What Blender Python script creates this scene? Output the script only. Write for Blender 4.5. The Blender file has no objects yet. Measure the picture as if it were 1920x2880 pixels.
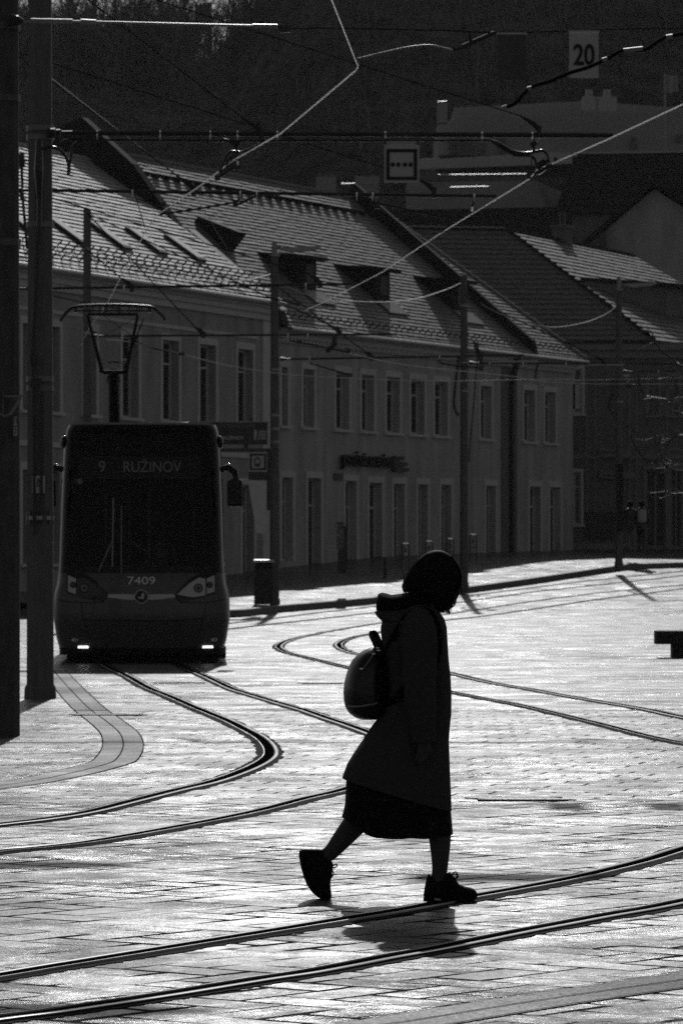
import bpy, bmesh, math, random
from mathutils import Vector, Matrix
from math import sin, cos, pi, radians, sqrt, atan2
random.seed(7)
S = bpy.context.scene
COL = S.collection

# ------------------------------------------------------------------ camera, light, exposure
FP, H, CX, HY = 12800.0, 1.61, 960.0, 1554.0      # focal length in photo pixels, eye height, horizon
cd = bpy.data.cameras.new('camera'); cam = bpy.data.objects.new('camera', cd); COL.objects.link(cam)
cam.location = (0, 0, H); cam.rotation_euler = (pi/2, 0, 0)
cd.sensor_fit = 'VERTICAL'; cd.sensor_height = 36; cd.sensor_width = 24; cd.lens = 160
cd.shift_y = (HY-1440)/2880; cd.clip_start = .5; cd.clip_end = 3000
cd.dof.use_dof = True; cd.dof.focus_distance = 21.2; cd.dof.aperture_fstop = 15
S.camera = cam
SUN_EL, SUN_AZ = radians(28.5), radians(0.3)     # azimuth from +Y towards +X
w = bpy.data.worlds.new("World"); S.world = w; w.use_nodes = True
nt = w.node_tree; nt.nodes.clear()
sky = nt.nodes.new('ShaderNodeTexSky'); sky.sky_type = 'NISHITA'; sky.sun_disc = False
sky.sun_elevation = SUN_EL; sky.sun_rotation = SUN_AZ; sky.air_density = 1; sky.dust_density = 1.5
bw = nt.nodes.new('ShaderNodeRGBToBW'); bg = nt.nodes.new('ShaderNodeBackground'); wo = nt.nodes.new('ShaderNodeOutputWorld')
bg.inputs[1].default_value = .14
nt.links.new(sky.outputs[0], bw.inputs[0]); nt.links.new(bw.outputs[0], bg.inputs[0]); nt.links.new(bg.outputs[0], wo.inputs[0])
sl = bpy.data.lights.new('sun', 'SUN'); sl.energy = 4.6; sl.angle = radians(.55); sl.color = (1, 1, 1)
so = bpy.data.objects.new('sun', sl); COL.objects.link(so)
sd = Vector((sin(SUN_AZ)*cos(SUN_EL), cos(SUN_AZ)*cos(SUN_EL), sin(SUN_EL)))
so.rotation_euler = sd.to_track_quat('Z', 'Y').to_euler(); so.location = (0, 60, 60)
S.view_settings.view_transform = 'Standard'; S.view_settings.look = 'None'
S.view_settings.exposure = -1.95; S.view_settings.gamma = 1
S.render.engine = 'CYCLES'; S.cycles.use_denoising = False; S.cycles.max_bounces = 6; S.cycles.transparent_max_bounces = 12

# ------------------------------------------------------------------ helpers
def at(px, py, D): return Vector(((px-CX)*D/FP, D, H+(HY-py)*D/FP))
def rz(Y):
    if Y < 109: return 0.0
    if Y < 150: return .00062*(Y-109)**2
    return .00062*41*41+.012*(Y-150)
def ground(px, py):
    lo, hi = 5.0, 165.0
    for _ in range(50):
        m = (lo+hi)/2
        if (H-rz(m))*FP/m > py-HY: lo = m
        else: hi = m
    return Vector(((px-CX)*lo/FP, lo, rz(lo)))
def wire_at(px, py, z=5.88):
    D = FP*(z-H)/(HY-py); return Vector(((px-CX)*D/FP, D, z))
def catmull(pts, n=6):
    P = [pts[0]*2-pts[1]]+list(pts)+[pts[-1]*2-pts[-2]]; out = []
    for i in range(1, len(P)-2):
        a, b, c, d = P[i-1], P[i], P[i+1], P[i+2]
        for k in range(n):
            t = k/n
            out.append(.5*((2*b)+(c-a)*t+(2*a-5*b+4*c-d)*t*t+(3*b-a-3*c+d)*t**3))
    out.append(P[-2].copy()); return out
def lerp(a, b, t): return a+(b-a)*t
def interp(tab, x):
    if x <= tab[0][0]: return tab[0][1]
    for (a, va), (b, vb) in zip(tab, tab[1:]):
        if x <= b: return va+(vb-va)*(x-a)/(b-a)
    return tab[-1][1]

OFF = {}
class MB:
    def __init__(s): s.v = []; s.f = []
    def add(s, vs, fs):
        b = len(s.v); s.v += [Vector(p) for p in vs]; s.f += [tuple(i+b for i in f) for f in fs]; return s
    def hexa(s, p): return s.add(p, [(0,3,2,1),(4,5,6,7),(0,1,5,4),(1,2,6,5),(2,3,7,6),(3,0,4,7)])
    def box(s, c, d, rz_=0, M=None):
        x, y, z = d[0]/2, d[1]/2, d[2]/2
        p = [Vector(q) for q in ((-x,-y,-z),(x,-y,-z),(x,y,-z),(-x,y,-z),(-x,-y,z),(x,-y,z),(x,y,z),(-x,y,z))]
        R = M if M else Matrix.Rotation(rz_, 3, 'Z')
        return s.hexa([R@q+Vector(c) for q in p])
    def ring_loft(s, rings, cap=True, closed=True):
        n = len(rings[0]); b = len(s.v)
        for r in rings: s.v += [Vector(p) for p in r]
        for i in range(len(rings)-1):
            for j in range(n if closed else n-1):
                k = (j+1) % n
                s.f.append((b+i*n+j, b+i*n+k, b+(i+1)*n+k, b+(i+1)*n+j))
        if cap and closed:
            s.f.append(tuple(b+j for j in reversed(range(n)))); s.f.append(tuple(b+(len(rings)-1)*n+j for j in range(n)))
        return s
    def tube(s, path, r, n=8, cap=True):
        path = [Vector(p) for p in path]; rings = []; up0 = None
        for i, p in enumerate(path):
            t = (path[min(i+1, len(path)-1)]-path[max(i-1, 0)]); t.normalize()
            if up0 is None:
                up0 = Vector((0,0,1)) if abs(t.z) < .9 else Vector((1,0,0))
            a = t.cross(up0); 
            if a.length < 1e-5: a = t.cross(Vector((0,1,0)))
            a.normalize(); b = a.cross(t); up0 = b
            rr = r[i] if isinstance(r, (list, tuple)) else r
            rings.append([p+a*cos(2*pi*k/n)*rr+b*sin(2*pi*k/n)*rr for k in range(n)])
        return s.ring_loft(rings, cap)
    def prism(s, poly, vec):
        n = len(poly); a = [Vector(p) for p in poly]; b = [p+Vector(vec) for p in a]
        fs = [tuple(range(n)), tuple(reversed(range(n, 2*n)))]+[(i, i+n, (i+1) % n+n, (i+1) % n) for i in range(n)]
        return s.add(a+b, fs)
    def sphere(s, c, r, nu=12, nv=8, sc=(1,1,1)):
        rings = []
        for i in range(1, nv):
            t = pi*i/nv
            rings.append([Vector(c)+Vector((sc[0]*r*sin(t)*cos(2*pi*k/nu), sc[1]*r*sin(t)*sin(2*pi*k/nu), -sc[2]*r*cos(t))) for k in range(nu)])
        return s.ring_loft(rings)
    def build(s, name, mat, parent=None, smooth=False, fix=True, stay=False):
        me = bpy.data.meshes.new(name)
        off = OFF.get(parent.name, Vector()) if parent else Vector()
        me.from_pydata([v-off for v in s.v], [], s.f)
        if fix:
            bm = bmesh.new(); bm.from_mesh(me); bmesh.ops.recalc_face_normals(bm, faces=bm.faces); bm.to_mesh(me); bm.free()
        if smooth:
            me.polygons.foreach_set('use_smooth', [True]*len(me.polygons)); 
            try: me.set_sharp_from_angle(angle=radians(50))
            except Exception: pass
        me.materials.append(mat); me.update()
        o = bpy.data.objects.new(name, me); COL.objects.link(o)
        if parent: o.parent = parent; OFF[o.name] = off
        return o
def tag(o, label=None, cat=None, group=None, kind=None):
    for k, v in (('label', label), ('category', cat), ('group', group), ('kind', kind)):
        if v: o[k] = v
    return o
def thing(name, label, cat, loc=(0,0,0), group=None):
    o = bpy.data.objects.new(name, None); COL.objects.link(o); o.location = loc; o.empty_display_size = .2
    OFF[o.name] = Vector(loc); return tag(o, label, cat, group)
def dup(o, loc=None, rot=None, parent=None, label=None, scale=None):
    c = o.copy(); COL.objects.link(c)
    if parent: c.parent = parent
    if loc is not None: c.location = loc
    if rot is not None: c.rotation_euler = (0, 0, rot)
    if scale: c.scale = (scale,)*3
    if label: c['label'] = label
    for ch in list(o.children): dup(ch, parent=c)
    return c
FONT = bpy.data.fonts[0] if bpy.data.fonts else None
def text(s, size, mat, name, parent, loc, M=None, ext=.004, ax='CENTER', sx=1.0, bold=0):
    cu = bpy.data.curves.new(name, 'FONT'); cu.body = s; cu.size = size; cu.extrude = ext; cu.offset = bold; cu.align_x = ax; cu.align_y = 'CENTER'
    o = bpy.data.objects.new(name+'_tmp', cu); COL.objects.link(o)
    dg = bpy.context.evaluated_depsgraph_get(); me = bpy.data.meshes.new_from_object(o.evaluated_get(dg))
    bpy.data.objects.remove(o)
    R = M if M else Matrix.Rotation(pi/2, 4, 'X')
    off = OFF.get(parent.name, Vector()) if parent else Vector()
    for v in me.vertices:
        q = Vector((v.co.x*sx, v.co.y, v.co.z)); v.co = (R.to_4x4()@q)+Vector(loc)-off
    me.materials.clear(); me.materials.append(mat); me.name = name
    ob = bpy.data.objects.new(name, me); COL.objects.link(ob)
    if parent: ob.parent = parent; OFF[ob.name] = off
    return ob

# ------------------------------------------------------------------ materials (the photograph is black and white)
def mat(name, v, rough=.7, spec=.4, metal=0, var=.2, scale=4, bump=0, bscale=40, stretch=None, coat=0):
    m = bpy.data.materials.new(name); m.use_nodes = True; n = m.node_tree.nodes; L = m.node_tree.links
    p = n['Principled BSDF']; p.inputs['Roughness'].default_value = rough; p.inputs['Specular IOR Level'].default_value = spec
    p.inputs['Metallic'].default_value = metal; p.inputs['Coat Weight'].default_value = coat
    tc = n.new('ShaderNodeTexCoord'); src = tc.outputs['Object']
    if stretch:
        mp = n.new('ShaderNodeMapping'); mp.inputs['Scale'].default_value = stretch; L.new(src, mp.inputs[0]); src = mp.outputs[0]
    nz = n.new('ShaderNodeTexNoise'); nz.inputs['Scale'].default_value = scale; nz.inputs['Detail'].default_value = 6; L.new(src, nz.inputs['Vector'])
    mr = n.new('ShaderNodeMapRange'); mr.inputs[1].default_value = .3; mr.inputs[2].default_value = .7
    mr.inputs[3].default_value = v*(1-var); mr.inputs[4].default_value = v*(1+var); L.new(nz.outputs[0], mr.inputs[0]); L.new(mr.outputs[0], p.inputs['Base Color'])
    if bump:
        n2 = n.new('ShaderNodeTexNoise'); n2.inputs['Scale'].default_value = bscale; n2.inputs['Detail'].default_value = 4; L.new(src, n2.inputs['Vector'])
        b = n.new('ShaderNodeBump'); b.inputs['Strength'].default_value = bump; b.inputs['Distance'].default_value = .01
        L.new(n2.outputs[0], b.inputs['Height']); L.new(b.outputs[0], p.inputs['Normal'])
    return m
def emis(name, v, st):
    m = bpy.data.materials.new(name); m.use_nodes = True; p = m.node_tree.nodes['Principled BSDF']
    p.inputs['Base Color'].default_value = (v, v, v, 1); p.inputs['Emission Color'].default_value = (1,1,1,1); p.inputs['Emission Strength'].default_value = st
    return m
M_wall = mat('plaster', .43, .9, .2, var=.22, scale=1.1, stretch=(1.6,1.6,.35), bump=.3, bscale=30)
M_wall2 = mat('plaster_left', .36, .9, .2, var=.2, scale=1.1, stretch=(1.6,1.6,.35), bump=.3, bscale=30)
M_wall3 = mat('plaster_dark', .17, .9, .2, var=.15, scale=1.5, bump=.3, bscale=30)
M_trim = mat('trim_plaster', .64, .85, .2, var=.08)
M_trim3 = mat('trim_dark', .24, .85, .2, var=.08)
M_pane = mat('window_glass', .015, .15, .5, var=.2)
M_glare = mat('glare_white', .9, .35, .5, var=.05)  # sun glare on panes and flashing put into a near-white colour
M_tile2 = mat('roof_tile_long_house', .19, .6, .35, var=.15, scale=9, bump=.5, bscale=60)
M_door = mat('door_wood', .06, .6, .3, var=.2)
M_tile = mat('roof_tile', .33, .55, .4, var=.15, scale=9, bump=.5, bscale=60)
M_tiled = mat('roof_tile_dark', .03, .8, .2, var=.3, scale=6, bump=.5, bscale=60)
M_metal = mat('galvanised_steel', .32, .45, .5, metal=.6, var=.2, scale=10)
M_band_metal = mat('clamp_metal', .2, .5, .4, metal=.4)
M_flash = mat('zinc_sheet', .45, .33, .5, metal=.7, var=.2, scale=5)
M_pole = mat('painted_pole', .105, .5, .45, var=.25, scale=6, stretch=(4,4,.6), bump=.1)
M_conc = mat('concrete_pole', .075, .7, .3, var=.3, scale=5, stretch=(3,3,.8), bump=.2)
M_black = mat('black_fittings', .025, .4, .5, var=.2)
M_cable = mat('black_cable', .02, .32, .5, var=.2)
M_matt = mat('matt_cable', .015, .9, .05)
M_copper = mat('contact_wire_metal', .85, .28, .5, metal=1, var=.1)
M_sign = mat('sign_face', .48, .5, .3, var=.05)
M_signb = mat('sign_black', .015, .5, .3, var=.05)
M_signd = mat('sign_grey', .09, .6, .3, var=.1)
M_white = mat('white_lettering', .6, .5, .3, var=.05)
M_modern = mat('modern_render', .30, .85, .2, var=.08, scale=.4)
M_modern2 = mat('modern_parapet', .42, .8, .2, var=.08, scale=.4)
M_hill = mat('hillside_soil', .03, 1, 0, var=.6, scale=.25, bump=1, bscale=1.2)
M_bark = mat('bark', .05, .9, .1, var=.3, scale=3)
M_barkw = mat('glossy_twig', .04, .55, .4, var=.3, scale=3)
M_bin = mat('bin_metal', .03, .5, .4)
M_stone = mat('bench_granite', .03, .7, .3)

# ------------------------------------------------------------------ paving material
def paving(name, mode):
    m = bpy.data.materials.new(name); m.use_nodes = True; n = m.node_tree.nodes; L = m.node_tree.links; p = n['Principled BSDF']
    tc = n.new('ShaderNodeTexCoord'); P = tc.outputs['Object']
    def math_(op, a, b=None, c=None):
        q = n.new('ShaderNodeMath'); q.operation = op
        for i, x in enumerate((a, b, c)):
            if x is None: continue
            if isinstance(x, (int, float)): q.inputs[i].default_value = x
            else: L.new(x, q.inputs[i])
        return q.outputs[0]
    def noise(sc, det=4, vec=None, rough=.5):
        q = n.new('ShaderNodeTexNoise'); q.inputs['Scale'].default_value = sc; q.inputs['Detail'].default_value = det; q.inputs['Roughness'].default_value = rough
        L.new(vec or P, q.inputs['Vector']); return q.outputs[0]
    def rng(x, a, b, c, d):
        q = n.new('ShaderNodeMapRange'); 
        for i, v in zip((1,2,3,4), (a,b,c,d)): q.inputs[i].default_value = v
        L.new(x, q.inputs[0]); return q.outputs[0]
    sep = n.new('ShaderNodeSeparateXYZ'); L.new(P, sep.inputs[0]); X0, Y0 = sep.outputs[0], sep.outputs[1]
    # slightly wobbling coordinates so that no joint is ruler straight
    wx = math_('MULTIPLY', math_('SUBTRACT', noise(2.5, 3), .5), .06)
    def herring(W, ang, jw):
        mp = n.new('ShaderNodeMapping'); mp.inputs['Rotation'].default_value = (0, 0, radians(ang)); mp.inputs['Scale'].default_value = (1/W,)*3
        L.new(P, mp.inputs[0]); s2 = n.new('ShaderNodeSeparateXYZ'); L.new(mp.outputs[0], s2.inputs[0])
        x = math_('ADD', s2.outputs[0], math_('MULTIPLY', wx, 1.0/W*.35)); y = math_('ADD', s2.outputs[1], math_('MULTIPLY', wx, .8/W*.35))
        i = math_('FLOOR', x); j = math_('FLOOR', y); k = math_('FLOORED_MODULO', math_('SUBTRACT', i, j), 4)
        fx = math_('SUBTRACT', x, i); fy = math_('SUBTRACT', y, j); t = math_('MULTIPLY', rng(noise(1.7, 3), .36, .62, 0, 2.0), jw/W)
        eq = lambda v: math_('COMPARE', k, v, .5)
        inv = lambda q: math_('SUBTRACT', 1, q)
        a = math_('MULTIPLY', math_('LESS_THAN', fx, t), inv(eq(1)))
        b = math_('MULTIPLY', math_('GREATER_THAN', fx, inv(t)), inv(eq(0)))
        c = math_('MULTIPLY', math_('LESS_THAN', fy, t), inv(eq(2)))
        d = math_('MULTIPLY', math_('GREATER_THAN', fy, inv(t)), inv(eq(3)))
        # a value per stone: hash of the cell
        ck = n.new('ShaderNodeCombineXYZ'); L.new(math_('SUBTRACT', i, eq(1)), ck.inputs[0]); L.new(math_('SUBTRACT', j, eq(2)), ck.inputs[1])
        wn = n.new('ShaderNodeTexWhiteNoise'); L.new(ck.outputs[0], wn.inputs[0])
        return math_('MAXIMUM', math_('MAXIMUM', a, b), math_('MAXIMUM', c, d)), wn.outputs[0]
    def bricks(sx, sy, jw, rot, seed):
        mp = n.new('ShaderNodeMapping'); mp.inputs['Rotation'].default_value = (0, 0, radians(rot)); mp.inputs['Location'].default_value = (seed, seed*.7, 0)
        L.new(P, mp.inputs[0]); q = n.new('ShaderNodeTexBrick')
        L.new(mp.outputs[0], q.inputs[0]); q.inputs['Scale'].default_value = 1; q.inputs['Mortar Size'].default_value = jw
        q.inputs['Mortar Smooth'].default_value = .1; q.inputs['Brick Width'].default_value = sx; q.inputs['Row Height'].default_value = sy
        q.inputs['Color1'].default_value = (0,0,0,1); q.inputs['Color2'].default_value = (1,1,1,1); q.inputs['Mortar'].default_value = (.5,.5,.5,1)
        b = n.new('ShaderNodeRGBToBW'); L.new(q.outputs['Color'], b.inputs[0])
        return q.outputs['Fac'], b.outputs[0]
    if mode == 'square':
        jA, vA = herring(.23, 38, .014)
        jB, vB = bricks(.40, .30, .016, 14, 0); jC, vC = bricks(.9, .45, .006, 3, 3)
        nz = math_('MULTIPLY', math_('SUBTRACT', noise(.15, 2), .5), 6)
        yy = math_('ADD', Y0, nz)
        mB = math_('MULTIPLY', math_('GREATER_THAN', yy, 29.5), math_('LESS_THAN', yy, 47)); mC = math_('GREATER_THAN', yy, 47)
        mA = math_('SUBTRACT', math_('SUBTRACT', 1, mB), mC)
        brk = rng(noise(1.3, 5, rough=.65), .38, .47, .0, 1)      # joints filled with sand in places
        brk2 = rng(noise(3.2, 3), .47, .51, 0, 1)
        joint = math_('ADD', math_('MULTIPLY', math_('MULTIPLY', jA, brk), mA), math_('ADD', math_('MULTIPLY', math_('MULTIPLY', jB, brk2), mB), math_('MULTIPLY', math_('MULTIPLY', jC, .1), mC)))
        val = math_('ADD', math_('MULTIPLY', vA, mA), math_('ADD', math_('MULTIPLY', vB, mB), math_('MULTIPLY', vC, mC)))
        # missing corners / dirty holes among the small setts
        vo = n.new('ShaderNodeTexVoronoi'); vo.inputs['Scale'].default_value = 2.3; L.new(P, vo.inputs['Vector'])
        hole = math_('MULTIPLY', math_('LESS_THAN', vo.outputs['Distance'], .075), mB)
        vo2 = n.new('ShaderNodeTexVoronoi'); vo2.inputs['Scale'].default_value = 1.1; L.new(P, vo2.inputs['Vector'])
        hole = math_('ADD', hole, math_('MULTIPLY', math_('LESS_THAN', vo2.outputs['Distance'], .03), mA))
        joint = math_('MINIMUM', math_('ADD', joint, hole), 1)
    elif mode == 'walk':
        joint, val = bricks(.6, .4, .008, 10, 0)
    else:
        joint, val = bricks(.4, .17, .0, 0, 0)
    big = noise(.35, 5); mid = noise(1.6, 5); fine = noise(90, 3, rough=.7)
    rough = math_('ADD', rng(big, .3, .7, .225, .335), rng(mid, .3, .7, -.04, .07))
    rough = math_('ADD', rough, math_('MULTIPLY', math_('SUBTRACT', val, .5), .07))
    if mode == 'band': rough = math_('ADD', rough, .27)
    rough = math_('ADD', rough, rng(fine, .3, .7, -.10, .12))
    wet = rng(noise(.09, 3), .60, .68, 0, 1)
    rough = math_('ADD', rough, math_('MULTIPLY', joint, .4)); L.new(rough, p.inputs['Roughness'])
    spec = math_('MULTIPLY', math_('MULTIPLY', rng(mid, .3, .7, .07, .20), rng(big, .3, .7, 1.3, .65)), math_('SUBTRACT', 1, math_('MULTIPLY', joint, .97)))
    spec = math_('MULTIPLY', spec, rng(noise(42, 2, rough=.8), .36, .70, .35, 1.9))
    spec = math_('MULTIPLY', spec, rng(math_('ADD', Y0, math_('MULTIPLY', noise(.6, 3), 2.5)), 17.5, 21.5, .72, 1))
    if mode == 'band': spec = math_('MULTIPLY', spec, .8)
    L.new(spec, p.inputs['Specular IOR Level'])
    base = math_('MULTIPLY', math_('ADD', rng(mid, .3, .7, .09, .16) if mode != 'walk' else rng(mid, .3, .7, .05, .09), math_('MULTIPLY', val, .04)), math_('SUBTRACT', 1, math_('MULTIPLY', joint, .85)))
    L.new(base, p.inputs['Base Color'])
    hgt = math_('ADD', math_('MULTIPLY', fine, .0024), math_('MULTIPLY', noise(14, 3), .003))
    hgt = math_('ADD', hgt, math_('MULTIPLY', val, .002))
    wv = n.new('ShaderNodeTexWhiteNoise'); wv.noise_dimensions = '1D'; L.new(math_('MULTIPLY', val, 91.7), wv.inputs['W']); sv = n.new('ShaderNodeSeparateColor'); L.new(wv.outputs['Color'], sv.inputs[0])
    tx0 = math_('MULTIPLY', math_('SUBTRACT', sv.outputs[0], .5), .05); ty0 = math_('ADD', math_('MULTIPLY', math_('SUBTRACT', sv.outputs[1], .5), .05), math_('ADD', math_('MULTIPLY', math_('SUBTRACT', noise(.9, 6, rough=.75), .5), .72), math_('MULTIPLY', math_('SUBTRACT', noise(7, 5, rough=.75), .5), .60)))
    cn = n.new('ShaderNodeCombineXYZ'); L.new(tx0, cn.inputs[0]); L.new(ty0, cn.inputs[1]); cn.inputs[2].default_value = 1; nn_ = n.new('ShaderNodeVectorMath'); nn_.operation = 'NORMALIZE'; L.new(cn.outputs[0], nn_.inputs[0])
    b = n.new('ShaderNodeBump'); L.new(nn_.outputs[0], b.inputs['Normal']); b.inputs['Strength'].default_value = .8; b.inputs['Distance'].default_value = 1; L.new(hgt, b.inputs['Height']); L.new(b.outputs[0], p.inputs['Normal'])
    return m
M_pave = paving('stone_paving', 'square'); M_walk = paving('pavement_slabs', 'walk'); M_band = paving('smooth_slab_band', 'band')
M_bed = mat('rail_bed_mastic', .02, .9, .05, var=.4, scale=20, bump=.4)
M_rail = mat('polished_rail', .10, .25, .5, metal=1, var=.8, scale=1.3, stretch=(1,1,1))
M_railg = mat('rail_lip', .16, .30, .5, metal=1, var=.85, scale=1.6)
M_groove = mat('rail_groove', .006, 1, 0)
M_kerb = mat('kerb_stone', .10, .6, .3, var=.2)

# ------------------------------------------------------------------ ground, pavement, kerb
g = MB(); xs = [-300, -120, -60]+[x*2 for x in range(-15, 16)]+[60, 120, 300]
ys = [-40, 0]+list(range(5, 100, 5))+[100+i*1.5 for i in range(0, 45)]+[170, 185, 200, 240, 400, 1200, 2600]
for y in ys:
    for x in xs: g.v.append(Vector((x, y, rz(min(y, 240)))))
nx = len(xs)
for j in range(len(ys)-1):
    for i in range(nx-1): g.f.append((j*nx+i, j*nx+i+1, (j+1)*nx+i+1, (j+1)*nx+i))
tag(g.build('square_paving', M_pave, smooth=True), kind='structure')

KERB = catmull([Vector(p) for p in ((-20,117,0),(-12,115.2,0),(-8,113.8,0),(-5,112.3,0),(-2.73,112,0),(-1.57,118,0),(.9,126,0),(3.52,134,0),(8.2,147,0),(11.6,154,0),(17,163,0),(30,184,0))], 8)
def kerb_frames():
    out = []
    for i, p in enumerate(KERB):
        t = KERB[min(i+1, len(KERB)-1)]-KERB[max(i-1, 0)]; t.normalize(); out.append((p, Vector((-t.y, t.x, 0))))
    return out
KF = kerb_frames(); KH = .19
sw = MB(); rows = []
offs = [.22, 1, 2, 3.5, 5, 7, 10, 16, 40]
NW = Vector((-.94, .33, 0))
def swz(p, d): return rz(p.y)+KH+.03*min(d, 9)
for p, nn in KF:
    rows.append([Vector((q.x, q.y, swz(p, d)-.004)) for d in offs for q in [p+nn.lerp(NW, min(1, d/6)).normalized()*d]])
b0 = 0
for i, r in enumerate(rows): sw.v += r
no = len(offs)
for i in range(len(rows)-1):
    for j in range(no-1): sw.f.append((i*no+j, (i+1)*no+j, (i+1)*no+j+1, i*no+j+1))
tag(sw.build('pavement', M_walk, smooth=True), kind='structure')
kb = MB(); kr = []
for p, nn in KF:
    z = rz(p.y)
    kr.append([Vector((p.x, p.y, z-.2)), Vector((p.x, p.y, z+KH-.015)), Vector((p.x, p.y, 0))+nn*.02+Vector((0,0,z+KH)), Vector((p.x, p.y, z+KH))+nn*.235, Vector((p.x, p.y, z-.2))+nn*.235])
kb.ring_loft(kr)
tag(kb.build('kerb', M_kerb), kind='structure')

# ------------------------------------------------------------------ tram rails
def strip(mb, path, off, wd, z):
    L_ = []
    for i, p in enumerate(path):
        t = path[min(i+1, len(path)-1)]-path[max(i-1, 0)]; t.z = 0; t.normalize(); nn = Vector((-t.y, t.x, 0))
        L_.append((p+nn*(off-wd/2), p+nn*(off+wd/2)))
    b = len(mb.v)
    for a, c in L_:
        za = rz(a.y)+z; mb.v += [Vector((a.x, a.y, za)), Vector((c.x, c.y, rz(c.y)+z))]
    for i in range(len(L_)-1): mb.f.append((b+2*i, b+2*i+1, b+2*i+3, b+2*i+2))
def head(mb, path, off, wd, z0, z1):
    rings = []
    for i, p in enumerate(path):
        t = path[min(i+1, len(path)-1)]-path[max(i-1, 0)]; t.z = 0; t.normalize(); nn = Vector((-t.y, t.x, 0)); r = []
        for o_, zz in ((-.5,z0),(-.5,z1-.002),(-.38,z1),(.38,z1),(.5,z1-.002),(.5,z0)):
            q = p+nn*(off+o_*wd); r.append(Vector((q.x, q.y, rz(q.y)+zz)))
        rings.append(r)
    mb.ring_loft(rings)
def rail(parent, pxs, side, flip=False, wob=.015):
    path = catmull([ground(*q) for q in pxs], 8)
    bed = MB(); ph = random.random()*9
    # ragged mastic bed
    L_ = []
    for i, p in enumerate(path):
        t = path[min(i+1, len(path)-1)]-path[max(i-1, 0)]; t.z = 0; t.normalize(); nn = Vector((-t.y, t.x, 0))
        L_.append((p-nn*(.105+random.uniform(-wob, wob)), p+nn*(.105+random.uniform(-wob, wob))))
    for a, c in L_: bed.v += [Vector((a.x, a.y, rz(a.y)+.004)), Vector((c.x, c.y, rz(c.y)+.004))]
    for i in range(len(L_)-1): bed.f.append((2*i, 2*i+1, 2*i+3, 2*i+2))
    r = MB(); head(r, path, side*.052, .034, .002, .014); ro = r.build('rail', M_rail, parent, True)
    bo = bed.build('rail_bed', M_bed, ro)
    gm = MB(); strip(gm, path, -side*.004, .074, .009); gm.build('groove', M_groove, ro)
    lm = MB(); head(lm, path, -side*.047, .009, .002, .014); lm.build('rail_lip', M_railg, ro, True)
RA = [(262,1852),(310,1880),(361,1905),(416,1936),(478,1961),(539,1988),(588,2008),(643,2031),(692,2056),(729,2077),(753,2101),(759,2123),(744,2141),(704,2163),(643,2187),(582,2206),(490,2227),(367,2258),(245,2288),(122,2308),(0,2322),(-250,2352)]
RB = [(470,1852),(520,1879),(576,1903),(612,1920),(655,1940),(704,1955),(784,1979),(857,2000),(919,2022),(980,2042),(1060,2072),(1120,2100),(1140,2130),(1110,2165),(1050,2195),(960,2226),(857,2250),(735,2282),(612,2308),(490,2331),(367,2353),(245,2373),(122,2387),(0,2398),(-250,2430)]
RC = [(2000,1636),(1920,1645),(1674,1669),(1457,1697),(1249,1728),(1150,1741),(1072,1752),(1007,1762),(909,1779),(844,1793),(803,1805),(783,1818),(791,1828),(815,1838),(864,1850),(926,1865),(979,1878),(1120,1914),(1272,1948),(1352,1964),(1450,1982),(1572,2010),(1695,2040),(1817,2071),(1920,2092),(2100,2125)]
RD = [(2000,1648),(1920,1656),(1674,1687),(1474,1717),(1240,1746),(1150,1762),(1060,1780),(1032,1785),(991,1793),(962,1805),(952,1815),(962,1826),(987,1836),(1015,1842),(1140,1868),(1266,1894),(1340,1912),(1413,1927),(1487,1939),(1572,1955),(1695,1976),(1817,1997),(1920,2019),(2100,2052)]
RE = [(300,1806),(430,1794),(540,1782),(648,1769),(762,1756),(926,1738),(1048,1724),(1270,1697),(1483,1667),(1674,1646),(1920,1619),(2000,1610)]
RF = [(300,1787),(430,1775),(560,1762),(648,1753),(850,1729),(1048,1707),(1290,1679),(1520,1650),(1700,1629),(1920,1606),(2000,1598)]
RG = [(-200,2782),(0,2750),(122,2729),(245,2709),(367,2689),(490,2669),(612,2649),(735,2629),(857,2609),(960,2592),(1082,2572),(1193,2552),(1327,2527),(1450,2505),(1572,2482),(1695,2455),(1817,2424),(1920,2392),(2080,2345)]
RH = [(-200,2897),(0,2869),(122,2854),(245,2836),(367,2818),(490,2799),(612,2779),(735,2759),(857,2741),(960,2722),(1082,2698),(1205,2676),(1327,2652),(1450,2627),(1572,2604),(1695,2581),(1817,2560),(1920,2539),(2080,2508)]
for lab, a, b in (('grooved tram track that bends sharply left just in front of the tram', RA, RB), ('grooved tram track with a tight bend beside the backpack, running off right', RC, RD),
                  ('grooved tram track running along the kerb of the far pavement', RE, RF), ('nearest tram track, crossing the foreground beneath the walking woman', RG, RH)):
    t = thing('tram_track', lab, 'tram track', ground(*a[len(a)//2]), 'tram tracks set in the square')
    rail(t, a, 1); rail(t, b, -1)
def band(pxs, lab, wd=.34):
    path = catmull([ground(*q) for q in pxs], 8); m = MB(); strip(m, path, 0, wd, .003)
    o = tag(m.build('slab_band', M_band), kind='structure')
    j = MB()
    for of in (-wd/2, 0, wd/2): strip(j, path, of+random.uniform(-.003,.003), .010, .006)
    j.build('slab_joint', M_groove, o)
band([(150,1885),(180,1920),(245,1988),(300,2030),(337,2063),(347,2098),(331,2132),(300,2150),(190,2178),(90,2198),(0,2211),(-150,2230)], 'l')
band([(900,2910),(1130,2878),(1205,2866),(1460,2825),(1695,2790),(1920,2758),(2100,2728)], 'r')
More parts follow.
